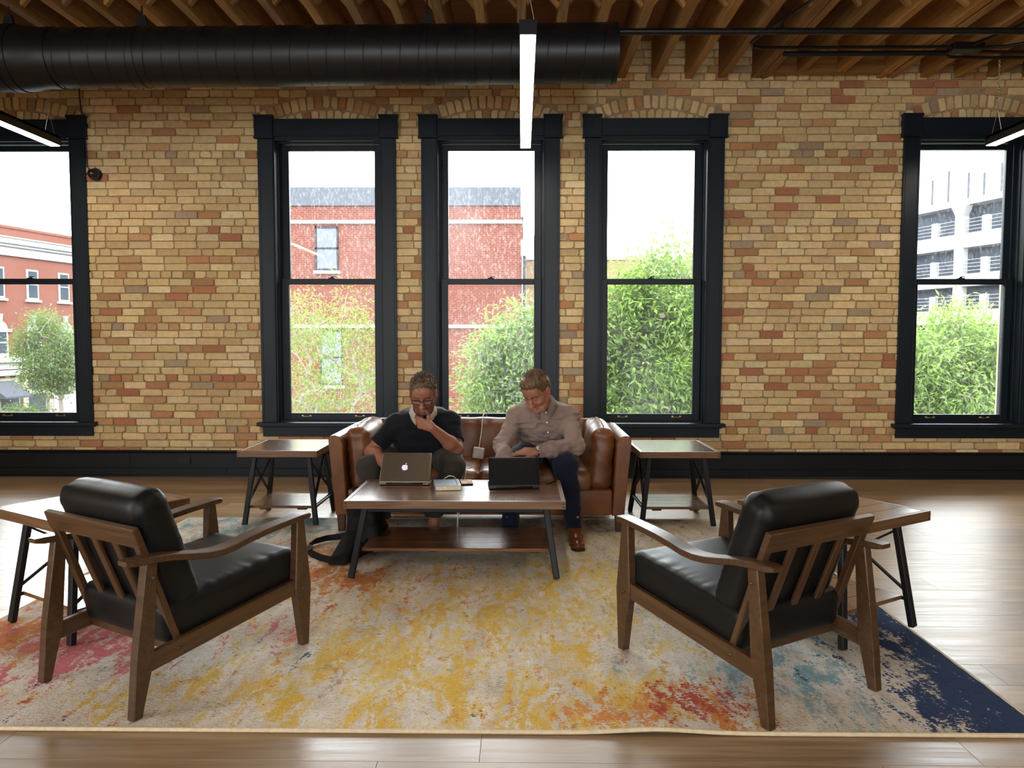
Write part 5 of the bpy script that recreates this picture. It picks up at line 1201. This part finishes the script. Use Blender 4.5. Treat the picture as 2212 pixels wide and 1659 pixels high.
# local -y faces the street (to the right)
MB().box(-30, 9, 0, 12, -4.6, 7.45).build('wall', M['red_brick2'], lb)
for (z0, z1, d) in ((6.55, 6.85, .45), (6.4, 6.55, .3), (5.9, 6.4, .14), (6.85, 6.93, .52), (-.1, .3, .3), (-.5, -.1, .1), (-.85, -.55, .22)): MB().box(-30, 9.05, -d, .05, z0, z1, .01).build('cornice_band', M['white_trim'], lb)
MB().box(-30, 9.05, -.06, .05, 7.45, 7.6).build('coping', M['red_brick2'], lb)
def arch_poly(w, z0, z1, n=9): return [(-w, z0), (w, z0)]+[(w*math.cos(a), z1+w*math.sin(a)) for a in np.linspace(0, math.pi, n)]
for k in range(-6, 4):
    x = -.05+2.35*k
    f = MB(); f.box(x-.42, x+.42, -.06, .02, 3.5, 5.25, .01); o = f.build('window', M['white_trim'], lb); MB().box(x-.31, x+.31, -.075, 0, 3.62, 5.15).build('pane', M['win_glass'], o); MB().box(x-.32, x+.32, -.09, 0, 4.36, 4.42).build('meeting_rail', M['white_trim'], o); MB().box(x-.55, x+.55, -.14, .02, 3.36, 3.5, .01).build('sill', M['white_trim'], lb)
    f = MB(); f.prism([(x+a, z) for a, z in arch_poly(.5, .3, 1.75)], 1, -.07, .02); o = f.build('arched_window', M['white_trim'], lb); MB().box(x-.38, x+.38, -.085, 0, .42, 1.6).build('pane', M['win_glass'], o); MB().box(x-.4, x+.4, -.1, 0, .98, 1.06).build('meeting_rail', M['white_trim'], o); MB().box(x-.75, x+.75, -.12, .02, 1.6, 1.78, .01).build('impost', M['white_trim'], lb)
    MB().hexa([(x-.1, -.13, 2.2), (x+.1, -.13, 2.2), (x+.1, 0, 2.2), (x-.1, 0, 2.2), (x-.16, -.13, 2.62), (x+.16, -.13, 2.62), (x+.16, 0, 2.62), (x-.16, 0, 2.62)]).build('keystone', M['white_trim'], lb)
for k in range(-8, 6): MB().box(-1.15+1.9*k, -.75+1.9*k, -.2, .05, -4.6, -.85, .02).build('column', M['stone'], lb)
for k in range(-8, 6):
    o = MB().box(-.72+1.9*k, .72+1.9*k, -.03, .03, -4.3, -1.0).build('shop_front', M['stone'], lb); MB().box(-.6+1.9*k, .6+1.9*k, -.05, 0, -3.9, -2.0).build('pane', M['win_glass'], o)
    f = MB(); f.prism([(-.02+1.9*k+a, z) for a, z in arch_poly(.35, -1.75, -1.5)], 1, -.06, 0); f.build('fanlight', M['win_glass'], o)
f = MB(); f.prism([(-.04, -1.15), (-1.3, -1.95), (-1.3, -2.05), (-.04, -2.0)], 0, -3.4, -1.6); f.build('awning', M['parapet'], lb)
sg, nt, b = new_mat('poster_print'); v_ = coords(nt); vo = nd(nt, 'ShaderNodeTexVoronoi', i={'Scale': 7.}); lk(nt, v_, vo.inputs['Vector']); lk(nt, ramp(nt, vo.outputs['Distance'], [(.3, (.55, .58, .6)), (.45, (.1, .22, .4)), (.55, (.6, .6, .58))]), b.inputs['Base Color'])
MB().box(1.05, 2.7, -.26, -.22, -3.4, -2.2).build('shop_poster', sg, lb)
# ---- white parking garage seen in the right window
pg = empty('parking_garage', (33.966, 60, -4.6), math.atan2(.96257, -.27105)); tag(pg, 'white concrete parking garage with open decks', 'building')
# local x runs away from the viewer to the left; +y faces the street
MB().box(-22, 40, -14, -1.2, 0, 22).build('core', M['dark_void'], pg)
for z0, z1 in ((4.2, 5.4), (7.0, 8.1), (9.9, 10.85), (12.85, 13.95), (16.1, 24)): MB().box(-22, 40, -1.2, .05, z0, z1, .02).build('spandrel', M['concrete'], pg)
for k in range(-3, 6):
    f = MB(); x = .35+7.2*k; f.box(x-.3, x+.3, -.5, .3, 0, 22, .03); f.hexa([(x-.3, -.4, 15.3), (x+.3, -.4, 15.3), (x+.3, .25, 15.3), (x-.3, .25, 15.3), (x-.7, -.4, 16.1), (x+.7, -.4, 16.1), (x+.7, .25, 16.1), (x-.7, .25, 16.1)]); f.build('column', M['concrete'], pg)
    for zb in (8.1, 10.85, 13.95):
        for q in (2.6, 5.0): MB().box(x+q-.28, x+q+.28, -.35, .02, zb, zb+1.15, .02).build('bollard', M['concrete'], pg)
for zb in (8.1, 10.85, 13.95):
    for j in range(4): MB().cyl((-22, -.05, zb+.25+.27*j), (40, -.05, zb+.25+.27*j), .018, n=6).build('cable_rail', M['concrete'], pg)
for x in (-7, -4.6, -3.2, -1.7, -.3, 1.6, 3.2, 5.0, 8.2): MB().box(x-.07, x+.07, .03, .09, 16.6, 18.6+.4*math.sin(x)).build('wall_slot', M['parapet'], pg)
# ---- outer brick return of this building beside the right window
ow = tag(MB().box(4.85, 5.4, 7.42, 7.9, -.4, 3.8).build('wall_outer', simple('outer_mortar', (.10, .05, .035), .9)), 'narrow red brick edge outside the right window', 'wall', kind='structure')
ob = simple('red_outer_brick', (.10, .025, .014), .85, var=.3, scale=12, bmp=.3); V, F = brick_shape(.2, .06, .012, random.Random(2)); mb_ = mesh_pd('brick', [(b_-.006, -a, c_) for a, b_, c_ in V], F); mb_.materials.append(ob); mb2 = mesh_pd('brick', [(a, b_, c_) for a, b_, c_ in V], F); mb2.materials.append(ob)
for i in range(58):
    z = -.3+i*.0705
    for me_, lc in ((mb_, (4.85, 7.53+.1*(i % 2), z)), (mb2, (4.95, 7.42, z))):
        o = bpy.data.objects.new('brick', me_); COL.objects.link(o); o.parent = ow; o.location = lc
# ---- trees
def leaf_mat(name, c, tr_, rough=.5):
    m, nt, b = new_mat(name); out = nt.nodes['Material Output']; g = nt.nodes.new('ShaderNodeNewGeometry'); oi = noise(nt, g.outputs['Position'], 6, 3); n2 = noise(nt, g.outputs['Position'], 40, 2)
    f_ = math_n(nt, 'ADD', math_n(nt, 'MULTIPLY', oi, .5), math_n(nt, 'MULTIPLY', n2, .5))
    cc = ramp(nt, f_, [(.3, tuple(x*.55 for x in c)), (.5, c), (.7, tuple(min(1, x*1.5) for x in c))]); lk(nt, cc, b.inputs['Base Color']); b.inputs['Roughness'].default_value = rough; b.inputs['Specular IOR Level'].default_value = .35
    tl = nd(nt, 'ShaderNodeBsdfTranslucent'); lk(nt, mixc(nt, .5, cc, tr_), tl.inputs[0]); mx_ = nd(nt, 'ShaderNodeMixShader'); mx_.inputs[0].default_value = .52; lk(nt, b.outputs[0], mx_.inputs[1]); lk(nt, tl.outputs[0], mx_.inputs[2]); lk(nt, mx_.outputs[0], out.inputs[0]); return m
M['leaf_light'] = leaf_mat('lacy_leaf', (.075, .118, .014), (.17, .23, .024)); M['leaf_willow'] = leaf_mat('willow_leaf', (.07, .122, .022), (.21, .31, .058), .4); M['leaf_far'] = leaf_mat('street_tree_leaf', (.055, .088, .02), (.10, .14, .035)); M['bark'] = simple('grey_bark', (.13, .105, .085), .9)
def tree(name, label, base, cen, rad, ntw, nleaf, ll, lw, mat, seed, r0=.05, cl=.3, droop=.4, extra=(), trunk_z=None):
    rg = np.random.default_rng(seed); cen = np.array(cen, float); rad = np.array(rad, float); base = np.array(base, float)
    fork = cen+np.array([0, 0, -rad[2]*.75]) if trunk_z is None else np.array(trunk_z, float)
    nodes = [base, base*.5+fork*.5+rg.normal(0, .05, 3), fork]; par = [-1, 0, 1]
    pts = []
    while len(pts) < ntw:
        p = rg.uniform(-1, 1, 3)
        if .1 < (p**2).sum() < 1: pts.append(cen+p*rad)
    for c_, r_, n_ in extra:
        for _ in range(n_):
            p = rg.normal(0, .5, 3); pts.append(np.array(c_)+p*np.array(r_))
    pts.sort(key=lambda p: np.linalg.norm(p-fork)); tips = []
    for p in pts:
        N_ = np.array(nodes); d = np.linalg.norm(N_-p, axis=1)+.35*np.maximum(0, N_[:, 2]-p[2]); d[:2] += 5; k = int(np.argmin(d)); a = nodes[k]; m = max(2, int(np.linalg.norm(p-a)/.18)); prev = k
        for i in range(1, m+1):
            q = a+(p-a)*i/m+np.array([0, 0, .05*math.sin(math.pi*i/m)])+rg.normal(0, .012, 3); nodes.append(q); par.append(prev); prev = len(nodes)-1
        tips.append(prev)
    N_ = np.array(nodes); w = np.zeros(len(N_))
    for t in tips:
        i = t
        while i >= 0: w[i] += 1; i = par[i]
    rr_ = r0*np.sqrt(w/w.max())*.95+.0022
    V, F = [], []
    for i in range(1, len(N_)):
        a, b_ = N_[par[i]], N_[i]; t = b_-a; L = np.linalg.norm(t)
        if L < 1e-5: continue
        t = t/L; u = unit(np.cross(t, [.31, .77, .2])); v_ = np.cross(t, u); o = len(V); ra = min(rr_[par[i]], rr_[i]*1.6)
        for c_, r_ in ((a, ra), (b_, rr_[i])):
            for k in range(5): V.append(c_+(u*math.cos(1.2566*k)+v_*math.sin(1.2566*k))*r_-base)
        for k in range(5): F.append((o+k, o+(k+1) % 5, o+5+(k+1) % 5, o+5+k))
    root = empty(name, tuple(base)); tag(root, label, 'tree'); link('trunk', mesh_np('trunk', np.array(V), np.array(F)), M['bark'], root)
    n = len(tips)*nleaf; tp = N_[np.repeat(tips, nleaf)]; pp_ = N_[[par[i] for i in np.repeat(tips, nleaf)]]
    c_ = tp+rg.normal(0, 1, (n, 3))*cl*np.array([1, 1, .8])*.5; d = rg.normal(0, 1, (n, 3))+1.3*(c_-tp)/np.maximum(np.linalg.norm(c_-tp, axis=1, keepdims=True), .01); d[:, 2] -= droop; d /= np.linalg.norm(d, axis=1, keepdims=True)
    s_ = np.cross(d, rg.normal(0, 1, (n, 3))+[0, 0, 2.]); s_ /= np.maximum(np.linalg.norm(s_, axis=1, keepdims=True), 1e-6); nn = np.cross(s_, d); L = ll*rg.uniform(.6, 1.25, (n, 1)); Wd = lw*rg.uniform(.7, 1.2, (n, 1))
    v0 = c_; v1 = c_+d*L*.45+s_*Wd*.5+nn*Wd*.15; v2 = c_+d*L-nn*L*.12; v3 = c_+d*L*.45-s_*Wd*.5+nn*Wd*.15
    V = np.stack([v0, v1, v2, v3], 1).reshape(-1, 3)-base; ix = np.arange(n)*4; T = np.concatenate([np.stack([ix, ix+1, ix+2], 1), np.stack([ix, ix+2, ix+3], 1)])
    tag(link('foliage', mesh_np('foliage', V, T, False), mat, root), kind='stuff'); return root
tree('lacy_tree', 'light yellow-green lacy tree close outside the left of the three windows', (-2.75, 10.9, -4.6), (-2.75, 10.7, .75), (1.25, .8, 1.25), 120, 75, .075, .021, M['leaf_light'], 3, .045, .34, .3, trunk_z=(-2.85, 10.8, .05))
tree('willow_tree', 'dense willow-leaved tree outside the middle window', (.6, 11.2, -4.6), (.52, 10.9, .55), (1.3, .8, 1.25), 240, 125, .115, .035, M['leaf_willow'], 4, .06, .34, .35, trunk_z=(.55, 11, -.4))
tree('willow_tree', 'tall willow-leaved tree filling the right of the three windows', (2.2, 11.4, -4.6), (1.95, 11.0, .85), (1.05, .85, 1.85), 250, 130, .115, .035, M['leaf_willow'], 8, .065, .34, .35, trunk_z=(2.1, 11.1, -.3))
tree('willow_tree', 'willow-leaved tree outside the window at the right edge', (6.3, 11.6, -4.6), (6.15, 11.1, .35), (1.45, .9, 1.35), 260, 120, .115, .035, M['leaf_willow'], 12, .06, .34, .35, trunk_z=(6.3, 11.2, -.6))
tree('street_tree', 'small round street tree before the corner building', (-19.9, 33, -4.6), (-20.2, 33, .45), (1.55, 1.2, 1.9), 150, 70, .14, .075, M['leaf_far'], 21, .09, .5, .1, trunk_z=(-19.95, 33, -1.4))
tree('street_tree', 'low green shrub tree at the street below the left window', (-21.3, 32, -4.6), (-21.2, 32, -2.3), (1.7, 1.1, .5), 70, 60, .14, .075, M['leaf_far'], 23, .05, .5, .1, trunk_z=(-21.3, 32, -3.2))
